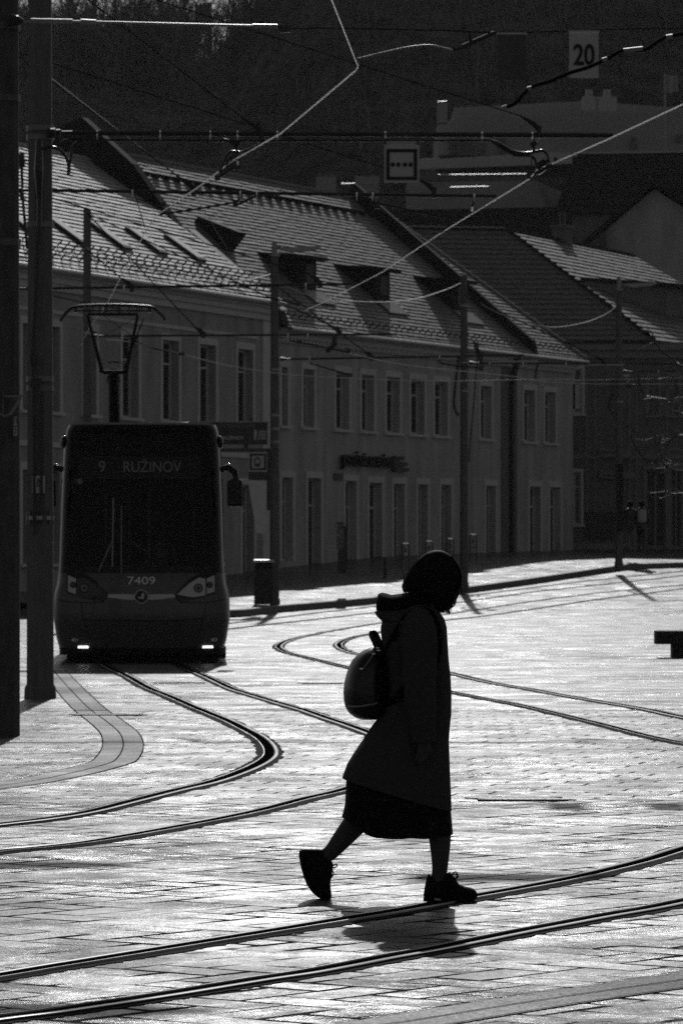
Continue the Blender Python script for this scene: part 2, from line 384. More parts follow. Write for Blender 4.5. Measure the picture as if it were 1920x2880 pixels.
def grate(px, py, wd, dp, lab):
    c = ground(px, py); o = thing('drain_grate', lab, 'drain', c, 'drain grates in the square')
    m = MB(); m.box((c.x, c.y, c.z+.003), (wd, dp, .004)); m.build('channel', M_groove, o)
    m = MB(); n = int(wd/.045)
    for i in range(n): m.box((c.x-wd/2+(i+.5)*wd/n, c.y, c.z+.008), (.020, dp*1.1, .008), .6)
    m.box((c.x, c.y-dp/2, c.z+.009), (wd, .02, .01)); m.box((c.x, c.y+dp/2, c.z+.009), (wd, .02, .01))
    m.build('grating', M_railg, o)
grate(1462, 2250, .56, .30, 'steel drain grate to the right of the woman near the sign shadows')
grate(305, 2012, .68, .22, 'steel drain grate crossing the curved slab band on the left')
grate(505, 1922, .62, .22, 'steel drain grate between the rails just in front of the tram')
grate(905, 1923, .5, .22, 'steel drain grate left of the woman by the far tram bend')

# ------------------------------------------------------------------ houses along the street
class Facade:
    def __init__(s, P0, P1):
        s.P = Vector((P0[0], P0[1], 0)); d = Vector((P1[0]-P0[0], P1[1]-P0[1], 0)); s.L = d.length; s.t = d.normalized(); s.n = Vector((s.t.y, -s.t.x, 0))
    def s_at(s, px):
        k = (px-CX)/FP; return (k*s.P.y-s.P.x)/(s.t.x-k*s.t.y)
    def w(s, a, o, z): return s.P+s.t*a+s.n*o+Vector((0,0,z))
    def z_at(s, px, py): return H+(HY-py)*(s.P.y+s.t.y*s.s_at(px))/FP
    def boxm(s, mb, a0, a1, o0, o1, z0, z1):
        mb.hexa([s.w(a0,o0,z0), s.w(a1,o0,z0), s.w(a1,o1,z0), s.w(a0,o1,z0), s.w(a0,o0,z1), s.w(a1,o0,z1), s.w(a1,o1,z1), s.w(a0,o1,z1)])
def wall_open(fc, mb, a0, a1, z0, z1, ops, dep=.32):
    A = sorted(set([a0, a1]+[v for o in ops for v in o[:2] if a0 < v < a1])); Z = sorted(set([z0, z1]+[v for o in ops for v in o[2:4] if z0 < v < z1]))
    for i in range(len(A)-1):
        for j in range(len(Z)-1):
            ca, cz = (A[i]+A[i+1])/2, (Z[j]+Z[j+1])/2
            if any(o[0] < ca < o[1] and o[2] < cz < o[3] for o in ops): continue
            mb.add([fc.w(A[i],0,Z[j]), fc.w(A[i+1],0,Z[j]), fc.w(A[i+1],0,Z[j+1]), fc.w(A[i],0,Z[j+1])], [(0,1,2,3)])
    for o in ops:
        p = lambda a, d, z: fc.w(a, d, z)
        a, b, c, d = o[:4]
        mb.add([p(a,0,c),p(a,-dep,c),p(a,-dep,d),p(a,0,d)], [(0,1,2,3)]); mb.add([p(b,0,c),p(b,0,d),p(b,-dep,d),p(b,-dep,c)], [(0,1,2,3)])
        mb.add([p(a,0,d),p(a,-dep,d),p(b,-dep,d),p(b,0,d)], [(0,1,2,3)]); mb.add([p(a,0,c),p(b,0,c),p(b,-dep,c),p(a,-dep,c)], [(0,1,2,3)])
def window(fc, house, o, trim, sill=True, dep=.30, tw=.16, door=False):
    a, b, c, d = o[:4]; m = MB(); pr = .035
    fc.boxm(m, a-tw, a, .002, pr, c, d); fc.boxm(m, b, b+tw, .002, pr, c, d); fc.boxm(m, a-tw, b+tw, .002, pr+.01, d, d+tw*1.3)
    if sill: fc.boxm(m, a-tw-.05, b+tw+.05, .002, .12, c-.09, c)
    fw = .07
    for q in ((a, a+fw, c, d), (b-fw, b, c, d), (a+fw, b-fw, d-fw, d), (a+fw, b-fw, c, c+fw), ((a+b)/2-.04, (a+b)/2+.04, c+fw, d-fw), (a+fw, (a+b)/2-.04, lerp(c,d,.7), lerp(c,d,.7)+.06), ((a+b)/2+.04, b-fw, lerp(c,d,.7), lerp(c,d,.7)+.06)):
        fc.boxm(m, q[0], q[1], -dep, -dep+.06, q[2], q[3])
    wo_ = m.build('door' if door else 'window', trim, house)
    m = MB(); fc.boxm(m, a+.01, b-.01, -dep-.02, -dep+.012, c+.01, d-.01); m.build('panel' if door else 'pane', M_door if door else M_pane, wo_)
def tiled_plane(mb, E0, E1, R0, R1, course=.36, lip=.05, seg=60):
    """courses of overlapping tiles between eave E0-E1 and ridge R0-R1"""
    n = max(3, int(((R0-E0).length)/course)); nrm = (E1-E0).cross(R0-E0).normalized()
    if nrm.z < 0: nrm = -nrm
    for i in range(n):
        t0, t1 = i/n, (i+1)/n+.02/n
        for k in range(seg):
            u0, u1 = k/seg, (k+1)/seg
            def q(u, t, h): return E0.lerp(E1, u).lerp(R0.lerp(R1, u), t)+nrm*h
            j0 = lip*(1+.25*random.uniform(-1,1)); dt = .06/n*random.uniform(-1, 1)
            a, b, c, d = q(u0,t0+dt,j0), q(u1,t0+dt,j0), q(u1,t1,.004), q(u0,t1,.004)
            e, f = q(u0,t0+dt,0), q(u1,t0+dt,0)
            mb.add([a,b,c,d,e,f], [(0,1,2,3),(0,4,5,1)])
EAVE1, EAVE2 = 9.54, 8.83
f1 = Facade((-8.96,124.7), (-2.25,143.8)); f2 = Facade((-2.10,144.9), (8.67,170.7))  # sites and heights scaled about the camera, leaving a sunlit strip of pavement
# ---- left house
h1 = thing('house', 'pale house behind the tram with skylights in its brightly lit tiled roof', 'house', f1.w(8,0,0))
ops1 = []
for (l, r, tp, bt) in ((-120,-75,930,1165),(-20,12,938,1168),(62,84,935,1165),(137,168,918,1160),(235,270,930,1165),(343,389,943,1173),(456,502,955,1182),(560,606,968,1190),(667,710,977,1196)):
    a, b = f1.s_at(l), f1.s_at(r); a, b = min(a,b), max(a,b)
    ops1.append((a, b, f1.z_at(l, bt), f1.z_at(l, tp)))
zt1 = sum(o[3] for o in ops1[4:])/5; zb1 = sum(o[2] for o in ops1[4:])/5
ops1 = [(o[0], o[1], zb1, zt1) for o in ops1]
low1 = [(o[0], o[1], 1.3, 3.9) for o in ops1[:-2]]+[(f1.s_at(680), f1.s_at(713), .9, 3.72)]
a0, a1 = -12, f1.L
m = MB(); wall_open(f1, m, a0, a1, -.3, EAVE1-.35, ops1+low1); 
m.add([f1.w(a1,0,-.3), f1.w(a1,0,EAVE1-.3), f1.w(a1,-11,EAVE1-.3), f1.w(a1,-11,-.3)], [(0,1,2,3)]); m.add([f1.w(a0,0,-.3), f1.w(a0,0,EAVE1), f1.w(a0,-11,EAVE1), f1.w(a0,-11,-.3)], [(0,1,2,3)])
m.build('wall', M_wall2, h1)
for o in ops1: window(f1, h1, o, M_trim)
for o in low1: window(f1, h1, o, M_trim, door=(o is low1[-1]))
m = MB()
for k, (z0, z1, d) in enumerate(((-.62,-.42,.12),(-.42,-.25,.24),(-.25,-.06,.36))): f1.boxm(m, a0, a1-.02*k, .003, d, EAVE1+z0, EAVE1+z1)
f1.boxm(m, a0, a1-1.2, .003, .04, EAVE1-1.25, EAVE1-1.15); f1.boxm(m, a1-.75, a1-.02, .003, .05, .4, EAVE1-.64); f1.boxm(m, a0, a1-.8, .003, .06, 4.55, 4.7)
m.build('cornice', M_trim, h1)
RUN1, RISE1 = 6.15, 4.61
def roof_pts(fc, a0, a1, run, rise, eave, over=.45):
    return fc.w(a0,over,eave), fc.w(a1,over,eave), fc.w(a0,-run,eave+rise), fc.w(a1,-run,eave+rise)
E0,E1,R0,R1 = roof_pts(f1, a0, a1-.1, RUN1, RISE1, EAVE1)
m = MB(); tiled_plane(m, E0, E1, R0, R1, .25, .045, 60)
m.add([R0, R1, f1.w(a1-.1,-12,EAVE1), f1.w(a0,-12,EAVE1)], [(0,1,2,3)])
m.add([E1, R1, f1.w(a1-.1,-12,EAVE1)], [(0,1,2)])
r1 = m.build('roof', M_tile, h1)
def gutter(fc, a0, a1, eave, house, over=.45):
    m = MB(); m.tube([fc.w(a0,over+.08,eave-.10), fc.w(a1,over+.08,eave-.10)], .085, 8)
    fc.boxm(m, a0, a1, over-.20, over-.02, eave-.055, eave+.07)
    return m.build('gutter', M_flash, house)
gutter(f1, a0, a1-.1, EAVE1, h1)
def ridge_caps(A, B, mb, n):
    for i in range(n):
        p, q = A.lerp(B, i/n), A.lerp(B, (i+1.05)/n); mb.tube([p+Vector((0,0,.05)), q+Vector((0,0,.02))], [.095,.075], 8)
m = MB(); ridge_caps(R0, R1, m, 70); m.build('ridge_tiles', M_tile, r1)
def hooks(fc, house, a0, a1, run, rise, eave, rows, step, over=.45, cap=95):
    spots = []
    sl = Vector((0,0,0)); E = lambda a, t: fc.w(a, lerp(over,-run,t), lerp(eave,eave+rise,t))
    nn = (fc.n*rise+Vector((0,0,run+over))).normalized()
    for i, t in enumerate(rows):
        a = a0+(i % 2)*step/2
        while a < a1:
            spots.append(E(a, t)+nn*.05); a += step*random.uniform(.9,1.1)
    off = OFF[house.name]; spots.sort(key=lambda p: p.y); proto = None
    for p in spots[:cap]:
        if proto is None:
            m = MB(); m.tube([p, p+nn*.16+fc.n*.05, p+nn*.2], [.02,.03,.02], 5); proto = m.build('snow_hook', M_black, house); p0 = p
        else:
            c = proto.copy(); COL.objects.link(c); c.parent = house; c.location = p-p0
    if spots[cap:]:
        m = MB()
        for p in spots[cap:]: m.tube([p, p+nn*.16+fc.n*.05, p+nn*.2], [.02,.03,.02], 5)
        tag(m.build('snow_hook', M_black, house), kind='stuff')
hooks(f1, h1, a0, a1-.5, RUN1, RISE1, EAVE1, (.05,.10,.155), .62)
def on_roof(fc, px, py, run, rise, eave, over=.45):
    # intersection of the view ray with the roof plane -> (a, t)
    A, B, C = fc.w(0,over,eave), fc.w(1,over,eave), fc.w(0,-run,eave+rise)
    nn = (B-A).cross(C-A); d = at(px,py,1)-Vector((0,0,H)); o = Vector((0,0,H)); tt = (A-o).dot(nn)/d.dot(nn); p = o+d*tt
    a = (p-fc.P).dot(fc.t); o_ = (p-fc.P).dot(fc.n); return a, (over-o_)/(over+run)
# skylights
for (x0, y0, x1, y1) in ((20,600,72,648),(150,630,225,680),(270,645,345,695),(368,660,450,708),(474,680,560,728)):
    a, t = on_roof(f1, x0, y0, RUN1, RISE1, EAVE1); a2, t2 = on_roof(f1, x1, y1, RUN1, RISE1, EAVE1)
    am = (a+a2)/2; tm = (t+t2)/2; hw = .39; ht = .085
    def q(a, t, h, fc=f1): return fc.w(a, lerp(.45,-RUN1,t), lerp(EAVE1,EAVE1+RISE1,t))+(fc.n*RISE1+Vector((0,0,RUN1+.45))).normalized()*h
    m = MB(); m.hexa([q(am-hw,tm-ht,.0), q(am+hw,tm-ht,.0), q(am+hw,tm+ht,.0), q(am-hw,tm+ht,.0), q(am-hw,tm-ht,.13), q(am+hw,tm-ht,.13), q(am+hw,tm+ht,.13), q(am-hw,tm+ht,.13)])
    sk = m.build('skylight', M_black, h1)
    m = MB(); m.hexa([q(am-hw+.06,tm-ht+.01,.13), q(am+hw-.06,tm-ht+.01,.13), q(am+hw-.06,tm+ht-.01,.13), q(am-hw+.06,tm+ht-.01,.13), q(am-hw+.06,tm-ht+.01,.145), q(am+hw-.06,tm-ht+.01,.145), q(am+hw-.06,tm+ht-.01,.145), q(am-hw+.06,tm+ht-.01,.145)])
    m.build('pane', M_glare, sk)
# ---- long middle house
h2 = thing('house', 'long house with three dark dormers and a row of tall narrow openings', 'house', f2.w(12,0,0))
RUN2, RISE2 = 6.5, 5.83
wins = [(790,808),(851,882),(943,980),(1015,1050),(1085,1122),(1153,1192),(1220,1257),(1349,1380),(1471,1502),(1530,1560)]
ops2 = [(f2.s_at(l), f2.s_at(r)) for l, r in wins]
zt = sum(f2.z_at(l, t_) for l, t_ in ((851,1035),(1085,1063),(1349,1088),(1530,1097)))/4; zb = sum(f2.z_at(l, t_) for l, t_ in ((851,1200),(1085,1218),(1349,1237),(1530,1240)))/4
ops2 = [(a, b, zb, zt) for a, b in ops2]
lows = [(791,822,1342,1579),(864,901,1344,1611),(969,1001,1352,1606),(1036,1073,1357,1602),(1105,1136,1360,1598),(1173,1201,1362,1590),(1238,1267,1363,1583),(1364,1392,1366,1561),(1487,1518,1368,1564),(1544,1574,1370,1560)]
low2 = []
for l, r, tp, bt in lows: low2.append((f2.s_at(l), f2.s_at(r), f2.z_at(l,bt), f2.z_at(l,tp)))
def gnd2(a): return lerp(.75, 1.55, a/f2.L)
m = MB(); wall_open(f2, m, 0, f2.L, 0, EAVE2-.3, ops2+low2)
m.add([f2.w(0,0,0), f2.w(0,0,EAVE2), f2.w(0,-RUN2,EAVE2+RISE2-.2), f2.w(0,-12,EAVE2), f2.w(0,-12,0)], [(0,1,2,3,4)])
m.add([f2.w(f2.L,0,0), f2.w(f2.L,0,EAVE2-.1), f2.w(f2.L,-12,EAVE2-.1), f2.w(f2.L,-12,0)], [(0,1,2,3)])
m.build('wall', M_wall, h2)
for o in ops2: window(f2, h2, o, M_trim)
for i, o in enumerate(low2): window(f2, h2, o, M_trim, sill=(i == 7), door=(i != 7))
m = MB()
for z0, z1, d in ((-.52,-.36,.10),(-.36,-.2,.22),(-.2,-.06,.34)): f2.boxm(m, .01, f2.L, .003, d, EAVE2+z0, EAVE2+z1)
for i in range(90): a = .2+i*(f2.L-.4)/90; f2.boxm(m, a, a+.13, .1, .19, EAVE2-.50, EAVE2-.37)
m.build('cornice', M_trim, h2)
m = MB(); f2.boxm(m, f2.s_at(877), f2.s_at(1052), .003, .5, .2, .98); m.build('step', M_kerb, h2)
E0,E1,R0,R1 = roof_pts(f2, 0, f2.L+.2, RUN2, RISE2, EAVE2)
R1 = f2.w(f2.L-4.4, -RUN2, EAVE2+RISE2); R0 = f2.w(-.6, -RUN2, EAVE2+RISE2); E0 = f2.w(0,.45,EAVE2)
m = MB(); tiled_plane(m, E0, E1, R0, R1, .21, .038, 70)
bk0, bk1 = f2.w(0,-12.4,EAVE2), f2.w(f2.L,-12.4,EAVE2)
m.add([R0, R1, bk1, bk0], [(0,1,2,3)]); m.add([E1, R1, bk1], [(0,1,2)])
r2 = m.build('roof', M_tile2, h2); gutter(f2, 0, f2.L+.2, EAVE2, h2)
m = MB(); ridge_caps(R0, R1, m, 85); ridge_caps(E1, R1, m, 30); m.build('ridge_tiles', M_tile2, r2)
m = MB()   # gable parapet standing above the left house
m.prism([f2.w(-.02,.5,EAVE2+.0), f2.w(-.02,.35,EAVE2+.45), f2.w(-.35,-RUN2*.45,EAVE2+RISE2*.45+.42), f2.w(-.5,-RUN2*.7,EAVE2+RISE2*.7+1.15), f2.w(-.6,-RUN2*.97,EAVE2+RISE2+.95), f2.w(-.62,-RUN2-.8,EAVE2+RISE2+.6), f2.w(-.1,-12.4,EAVE2)], f2.t*-.5)
m.build('gable_parapet', M_tiled, h2)
m = MB(); ap = f2.s_at(1468); m.prism([f2.w(ap,.5,EAVE2-.02), f2.w(ap,.4,EAVE2+.5), f2.w(ap-.6,-RUN2*.98,EAVE2+RISE2+.55), f2.w(ap-.6,-RUN2-.5,EAVE2+RISE2-.3)], f2.t*.3); m.build('gable_parapet', M_tiled, h2)
m = MB(); a_ = f2.w(-.25,.40,EAVE2+.46); b_ = f2.w(-.82,-RUN2,EAVE2+RISE2+.44); b_ = a_.lerp(b_, .45); m.hexa([a_-f2.t*.25, a_+f2.t*.28, b_+f2.t*.28, b_-f2.t*.25, a_-f2.t*.25+Vector((0,0,.05)), a_+f2.t*.28+Vector((0,0,.05)), b_+f2.t*.28+Vector((0,0,.05)), b_-f2.t*.25+Vector((0,0,.05))]); m.build('parapet_flashing', M_glare, h2)  # near-white colour stands in for sun on the metal flashing
hooks(f2, h2, .3, f2.L-.5, RUN2, RISE2, EAVE2, (.045,), .55)
def q2(a, t, h): return f2.w(a, lerp(.45,-RUN2,t), lerp(EAVE2,EAVE2+RISE2,t))+(f2.n*RISE2+Vector((0,0,RUN2+.45))).normalized()*h
a = 2.0
while a < f2.L-5.5:
    m = MB(); m.hexa([q2(a,.87,.02), q2(a+.35,.87,.02), q2(a+.35,.90,.02), q2(a,.90,.02), q2(a,.87,.20), q2(a+.35,.87,.20), q2(a+.35,.90,.04), q2(a,.90,.04)]); a += .85; m.build('roof_vent', M_tiled, h2)
# dormers with a lean-to roof, their cheeks turned to the camera
def dormer(px, py, px2, py2, wd):
    a, t = on_roof(f2, px, py, RUN2, RISE2, EAVE2)      # where the dormer roof meets the slope (near end)
    o_top = lerp(.45,-RUN2,t); z_top = lerp(EAVE2,EAVE2+RISE2,t)
    _, t0 = on_roof(f2, px2, py2, RUN2, RISE2, EAVE2); t0 = t-.205
    o_f = lerp(.45,-RUN2,t0); z_f = lerp(EAVE2,EAVE2+RISE2,t0); zr = z_top-.10
    b = a+wd
    m = MB(); m.prism([f2.w(a,o_top,z_top-.1), f2.w(a,o_f,z_f-.1), f2.w(a,o_f,zr)], f2.t*wd)
    dm = m.build('dormer', M_tiled, h2)
    m = MB(); m.hexa([f2.w(a-.2,o_top-.3,z_top+.02), f2.w(b+.2,o_top-.3,z_top+.02), f2.w(b+.2,o_f+.35,zr-.06), f2.w(a-.2,o_f+.35,zr-.06), f2.w(a-.2,o_top-.3,z_top+.12), f2.w(b+.2,o_top-.3,z_top+.12), f2.w(b+.2,o_f+.35,zr+.06), f2.w(a-.2,o_f+.35,zr+.06)])
    m.build('dormer_roof', M_tiled, dm)
    m = MB(); f2.boxm(m, a+.35, b-.35, o_f+.003, o_f+.04, z_f+.25, zr-.2); m.build('dormer_window', M_door, dm)
    m = MB(); m.hexa([q2(a-.15,t0-.08,.05), q2(b+.3,t0-.08,.05), q2(b+.3,t0-.005,.05), q2(a-.15,t0-.005,.05), q2(a-.15,t0-.08,.09), q2(b+.3,t0-.08,.09), q2(b+.3,t0-.005,.09), q2(a-.15,t0-.005,.09)]); m.build('apron', M_tile2, dm)
for d in ((735,718,880,840,1.3),(948,752,1092,870,1.3),(1170,785,1300,900,1.3)): dormer(*d)
# small raised hatch
a, t = on_roof(f2, 545, 625, RUN2, RISE2, EAVE2)
m = MB(); m.hexa([q2(a,t-.16,0), q2(a+.7,t-.16,0), q2(a+.7,t,0), q2(a,t,0), q2(a,t-.16,.75), q2(a+.7,t-.16,.75), q2(a+.7,t,.25), q2(a,t,.25)]); m.build('roof_hatch', M_tiled, h2)
# downpipe
m = MB(); aa = f2.s_at(1430); m.tube([f2.w(aa,.38,EAVE2-.15), f2.w(aa,.2,EAVE2-.8), f2.w(aa,.12,EAVE2-1.2), f2.w(aa,.12,1.2)], .10, 8); m.build('downpipe', M_black, h2)
m = MB(); a, b = f2.s_at(1408), f2.s_at(1450); f2.boxm(m, a, b, .003, .05, 1.2, EAVE2-.55); m.build('pilaster', M_wall3, h2)
# shop sign letters
A, B = f2.s_at(950), f2.s_at(1096); zc = (f2.z_at(950,1297)+f2.z_at(1096,1303))/2
shop = thing('shop_sign', 'row of black raised letters and three stacked bars on the wall of the long house', 'sign', f2.w(A,0,zc))
Rm = Matrix((( f2.t.x, 0, f2.n.x), (f2.t.y, 0, f2.n.y), (0, 1, 0)))
tx = text('JUSTIČNÁ AKADÉMIA', .52, M_signb, 'lettering', shop, f2.w((A+B)/2,.14,zc), Rm.to_4x4(), .07)
xs_ = [(v.co+OFF[shop.name]-f2.w((A+B)/2,0,0)).dot(f2.t) for v in tx.data.vertices]; k = (B-A)/(max(xs_)-min(xs_))
for v in tx.data.vertices:
    p = v.co+OFF[shop.name]; c = f2.w((A+B)/2,0,0); d = (p-c).dot(f2.t); v.co = p+f2.t*(d*(k-1))-OFF[shop.name]
m = MB(); a = f2.s_at(1098)
for i, (l, z) in enumerate(((.85,.19),(1.15,0),(1.3,-.19))): f2.boxm(m, a, a+l, .05, .16, zc+z-.07, zc+z+.06)
m.build('bars', M_signb, shop)
m = MB(); f2.boxm(m, f2.s_at(937), f2.s_at(960), .01, .06, f2.z_at(940,1350), f2.z_at(940,1331)); tag(m.build('house_plaque', M_signd), 'small square plaque on the wall under the left end of the black letters', 'plaque')
# ---- right house (hipped roof, front wall turned to the camera)
f3 = Facade((3.2,174.1), (16.4,174.1))  # whole house scaled about the camera as well, to clear the long house
h3 = thing('house', 'darker old house at the right with a hipped tiled roof and one chimney', 'house', (9.5,174,0))
def op3(l, r, tp, bt): return (f3.s_at(l), f3.s_at(r), f3.z_at(l,bt), f3.z_at(l,tp))
ops3 = [op3(1590,1636,1036,1163), op3(1596,1632,1328,1475), op3(1822,1850,1060,1168), op3(1878,1905,1060,1168), op3(1815,1870,1320,1540), op3(1885,1915,1320,1540)]
m = MB(); wall_open(f3, m, 0, f3.L, 0, 9.66, ops3, .25)
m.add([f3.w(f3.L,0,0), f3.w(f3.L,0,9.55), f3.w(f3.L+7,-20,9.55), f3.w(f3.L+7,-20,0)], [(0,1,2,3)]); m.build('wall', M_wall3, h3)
for i, o in enumerate(ops3): window(f3, h3, o, M_trim if i < 2 else M_trim3, dep=.2 if i else .12, tw=.1, sill=i != 4, door=i >= 4)
m = MB(); f3.boxm(m, f3.s_at(1603)+.0, f3.s_at(1630), -.11, -.06, f3.z_at(1600,1150), f3.z_at(1600,1080)); m.build('blind', M_trim, h3)
m = MB()
for z0, z1, d in ((-.5,-.2,.12),(-.2,.02,.3)): f3.boxm(m, 0, f3.L, .003, d, 9.55+z0, 9.55+z1)
for px in (1648,1672,1768,1788,1875): f3.boxm(m, f3.s_at(px)-.03, f3.s_at(px)+.05, .003, .03, 2, 8.5)
f3.boxm(m, 0, f3.L, .003, .05, 5.2, 5.35); m.build('cornice', M_trim3, h3)
m = MB(); f3.boxm(m, f3.s_at(1644), f3.s_at(1730), .01, .06, f3.z_at(1650,1518), f3.z_at(1650,1440)); m.build('cellar_hatch', M_door, h3)
m = MB(); f3.boxm(m, f3.s_at(1600), f3.s_at(1815), .003, .09, 1.2, 1.95); m.build('plinth', M_trim3, h3)
apx = at(1425,648,180.2); rdl = at(1085,643,180.2); ce = at(1838,958,173.6); rend = at(1782,722,195.4); cb = Vector((20.1,192.8,9.66))
m = MB(); e0 = at(1400,958,173.6); tiled_plane(m, e0, ce, rdl, apx, .4, .05, 40); m.add([at(1000,958,173.6), e0, rdl], [(0,1,2)]); 
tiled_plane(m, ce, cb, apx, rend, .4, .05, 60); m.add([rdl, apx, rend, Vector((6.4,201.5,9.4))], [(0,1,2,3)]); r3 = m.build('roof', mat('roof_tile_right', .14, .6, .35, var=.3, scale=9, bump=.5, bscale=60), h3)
m = MB(); ridge_caps(apx, rend, m, 40); ridge_caps(ce, apx, m, 24); ridge_caps(rdl, apx, m, 14); m.build('ridge_tiles', M_tiled, r3)
m = MB(); c = at(1580,690,186.6); m.box((c.x, c.y, c.z-.6), (.62,.9,2.6), -.35); m.box((c.x, c.y, c.z+.75), (.78,1.05,.14), -.35); ch = m.build('chimney', M_wall3, r3)
m = MB(); m.tube([(c.x, c.y, c.z+.8), (c.x, c.y, c.z+1.35)], .12, 8); m.build('chimney_pot', M_black, ch)
m = MB(); a, b = at(1645,790,178), at(1885,790,182.3); m.hexa([Vector((a.x,178,9.0)), Vector((b.x,182.3,9.0)), Vector((b.x+2,187.6,9.0)), Vector((a.x+1,186.6,9.0)), Vector((a.x,178,a.z)), Vector((b.x,182.3,a.z)), Vector((b.x+2,187.6,a.z)), Vector((a.x+1,186.6,a.z))])
d3 = m.build('dormer', M_wall3, h3); m = MB(); m.hexa([Vector((a.x-.2,177.7,a.z)), Vector((b.x+.3,182,a.z)), Vector((b.x+2.3,187.6,a.z+.1)), Vector((a.x,187.6,a.z+.1)), Vector((a.x-.2,177.7,a.z+.14)), Vector((b.x+.3,182,a.z+.14)), Vector((b.x+2.3,187.6,a.z+.2)), Vector((a.x,187.6,a.z+.2))]); m.build('dormer_roof', M_tiled, d3)
m = MB(); m.box((at(1873,870,182).x,182.1,at(1873,870,182).z), (.35,.1,1.5)); m.build('dormer_window', M_trim3, d3)

# ------------------------------------------------------------------ roofs and buildings further back
def slab_px(mb, pts, D, dep):
    mb.prism([at(x, y, D) for x, y in pts], (0, dep, 0))
b = thing('house', 'dark house behind with one huge plain tiled roof, right of the pale terraces', 'house', at(1750,585,230))
m = MB(); lo, up = [at(1555,600,228), at(2050,596,228)], [at(1622,438,230.3), at(2050,432,230.3)]
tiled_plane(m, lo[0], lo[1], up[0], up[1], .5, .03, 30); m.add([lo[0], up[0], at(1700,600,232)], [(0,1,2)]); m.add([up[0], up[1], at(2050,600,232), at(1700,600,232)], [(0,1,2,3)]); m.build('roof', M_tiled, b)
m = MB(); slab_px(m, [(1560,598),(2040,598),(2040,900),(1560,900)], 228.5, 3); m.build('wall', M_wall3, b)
m = MB(); ridge_caps(up[0], up[1], m, 50); m.build('ridge_tiles', M_tiled, b)
b = thing('house', 'long dark tiled roof showing just above the right end of the long house', 'house', at(1300,620,208))
m = MB(); tiled_plane(m, at(1060,700,206), at(1620,700,206), at(1075,592,207.3), at(1600,582,207.3), .5, .03, 30); m.add([at(1075,592,207.3), at(1600,582,207.3), at(1620,720,226), at(1060,720,226)], [(0,1,2,3)]); m.build('roof', M_tiled, b)
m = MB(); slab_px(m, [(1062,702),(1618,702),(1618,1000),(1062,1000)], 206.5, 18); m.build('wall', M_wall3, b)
b = thing('gabled_house', 'grey house with a plain pointed gable wall at the right edge above the roofs', 'house', at(1830,700,210))
m = MB(); slab_px(m, [(1640,700),(1838,532),(2010,640),(2010,900),(1640,900)], 208, 16); m.build('wall', M_wall2, b)
m = MB()
for P, Q in (((1622,708),(1838,518)), ((1838,518),(2020,632))):
    m.hexa([at(*P,207.4), at(*Q,207.4), at(*Q,207.4)+Vector((0,18,0)), at(*P,207.4)+Vector((0,18,0)), at(P[0],P[1]-16,207.4), at(Q[0],Q[1]-16,207.4), at(Q[0],Q[1]-16,207.4)+Vector((0,18,0)), at(P[0],P[1]-16,207.4)+Vector((0,18,0))])
m.build('roof', M_tiled, b)
m = MB(); c = at(1693,680,207); m.box(c, (.35,.5,.8)); m.box(c+Vector((-.35,0,-.2)), (.2,.4,.35)); m.build('chimney', M_black, b)
b = thing('terraced_building', 'pale modern building with stacked terraces and bright railings behind the roofs', 'building', at(1500,500,240))
m = MB()
slab_px(m, [(1232,340),(1725,322),(2000,318),(2000,436),(1232,436)], 242, 14)
slab_px(m, [(1276,302),(1640,284),(2000,310),(2000,345),(1276,345)], 246, 8)
slab_px(m, [(1145,512),(1505,508),(1545,600),(1145,600)], 234, 5); slab_px(m, [(1505,508),(1580,540),(1578,600),(1545,600)], 235, 4)
slab_px(m, [(998,495),(1066,495),(1066,560),(998,560)], 233, 4); slab_px(m, [(1230,290),(1258,290),(1258,345),(1230,345)], 240, 1.0)
m.build('wall', M_modern, b)
m = MB(); slab_px(m, [(1180,450),(1540,428),(1608,430),(1608,460),(1180,476)], 238, .4); slab_px(m, [(1605,428),(1930,424),(1930,436),(1605,440)], 238, .3); slab_px(m, [(1180,446),(1236,442),(1236,452),(1180,456)], 239, 3); m.build('parapet', M_modern2, b)
m = MB()
for l, r, t_, bo in ((1232,1482,489,494),(1265,1374,524,528),(960,1064,514,519),(1230,1256,284,288)): m.tube([at(l,t_+4,233), at(r,t_+2,233)], .055, 8); m.build('railing', M_flash, b); m = MB()
for l, r in ((1262,1278),(1282,1298),(1306,1330),(1345,1362),(1400,1420)):
    m = MB(); slab_px(m, [(l,388),(r,388),(r,432),(l,432)], 241.8, .1); m.build('window', M_pane, b)
for l, r, tp, bt in ((1775,1786,385,420),(1898,1916,380,400),(1180,1232,482,508),(1240,1480,497,508)):
    m = MB(); slab_px(m, [(l,tp),(r,tp),(r,bt),(l,bt)], 237.0 if bt > 470 else 241.8, .1); m.build('window', M_pane, b)
m = MB(); 
for x, w_ in ((1655,.7),(1705,1.0)): c = at(x,292,243); m.box(c, (w_,1,.7)); m.tube([c+Vector((0,0,.3)), c+Vector((0,0,.75))], .2, 8)
m.build('roof_units', M_metal, b)
b = thing('flagpole', 'slim pole with a limp pale flag above the modern building', 'flagpole', at(1870,440,236))
m = MB(); m.tube([at(1868,208,236), at(1870,436,236)], .05, 6); m.build('pole', M_metal, b)
m = MB(); gr = []
for i in range(9):
    x = 1873+i*4; c = at(x,210+i*.6,236+.12*sin(i*1.3)); d = at(x,262-i*.5,236+.12*sin(i*1.3+.6)); gr += [c, d]
m.add(gr+[p+Vector((0,.02,0)) for p in gr], [(2*i,2*i+1,2*i+3,2*i+2) for i in range(8)]+[(18+2*i,18+2*i+2,18+2*i+3,18+2*i+1) for i in range(8)]); m.build('flag', M_modern2, b)
b = thing('chimney_stack', 'pale square chimney block standing behind the ridge of the long house', 'chimney', at(915,530,215))
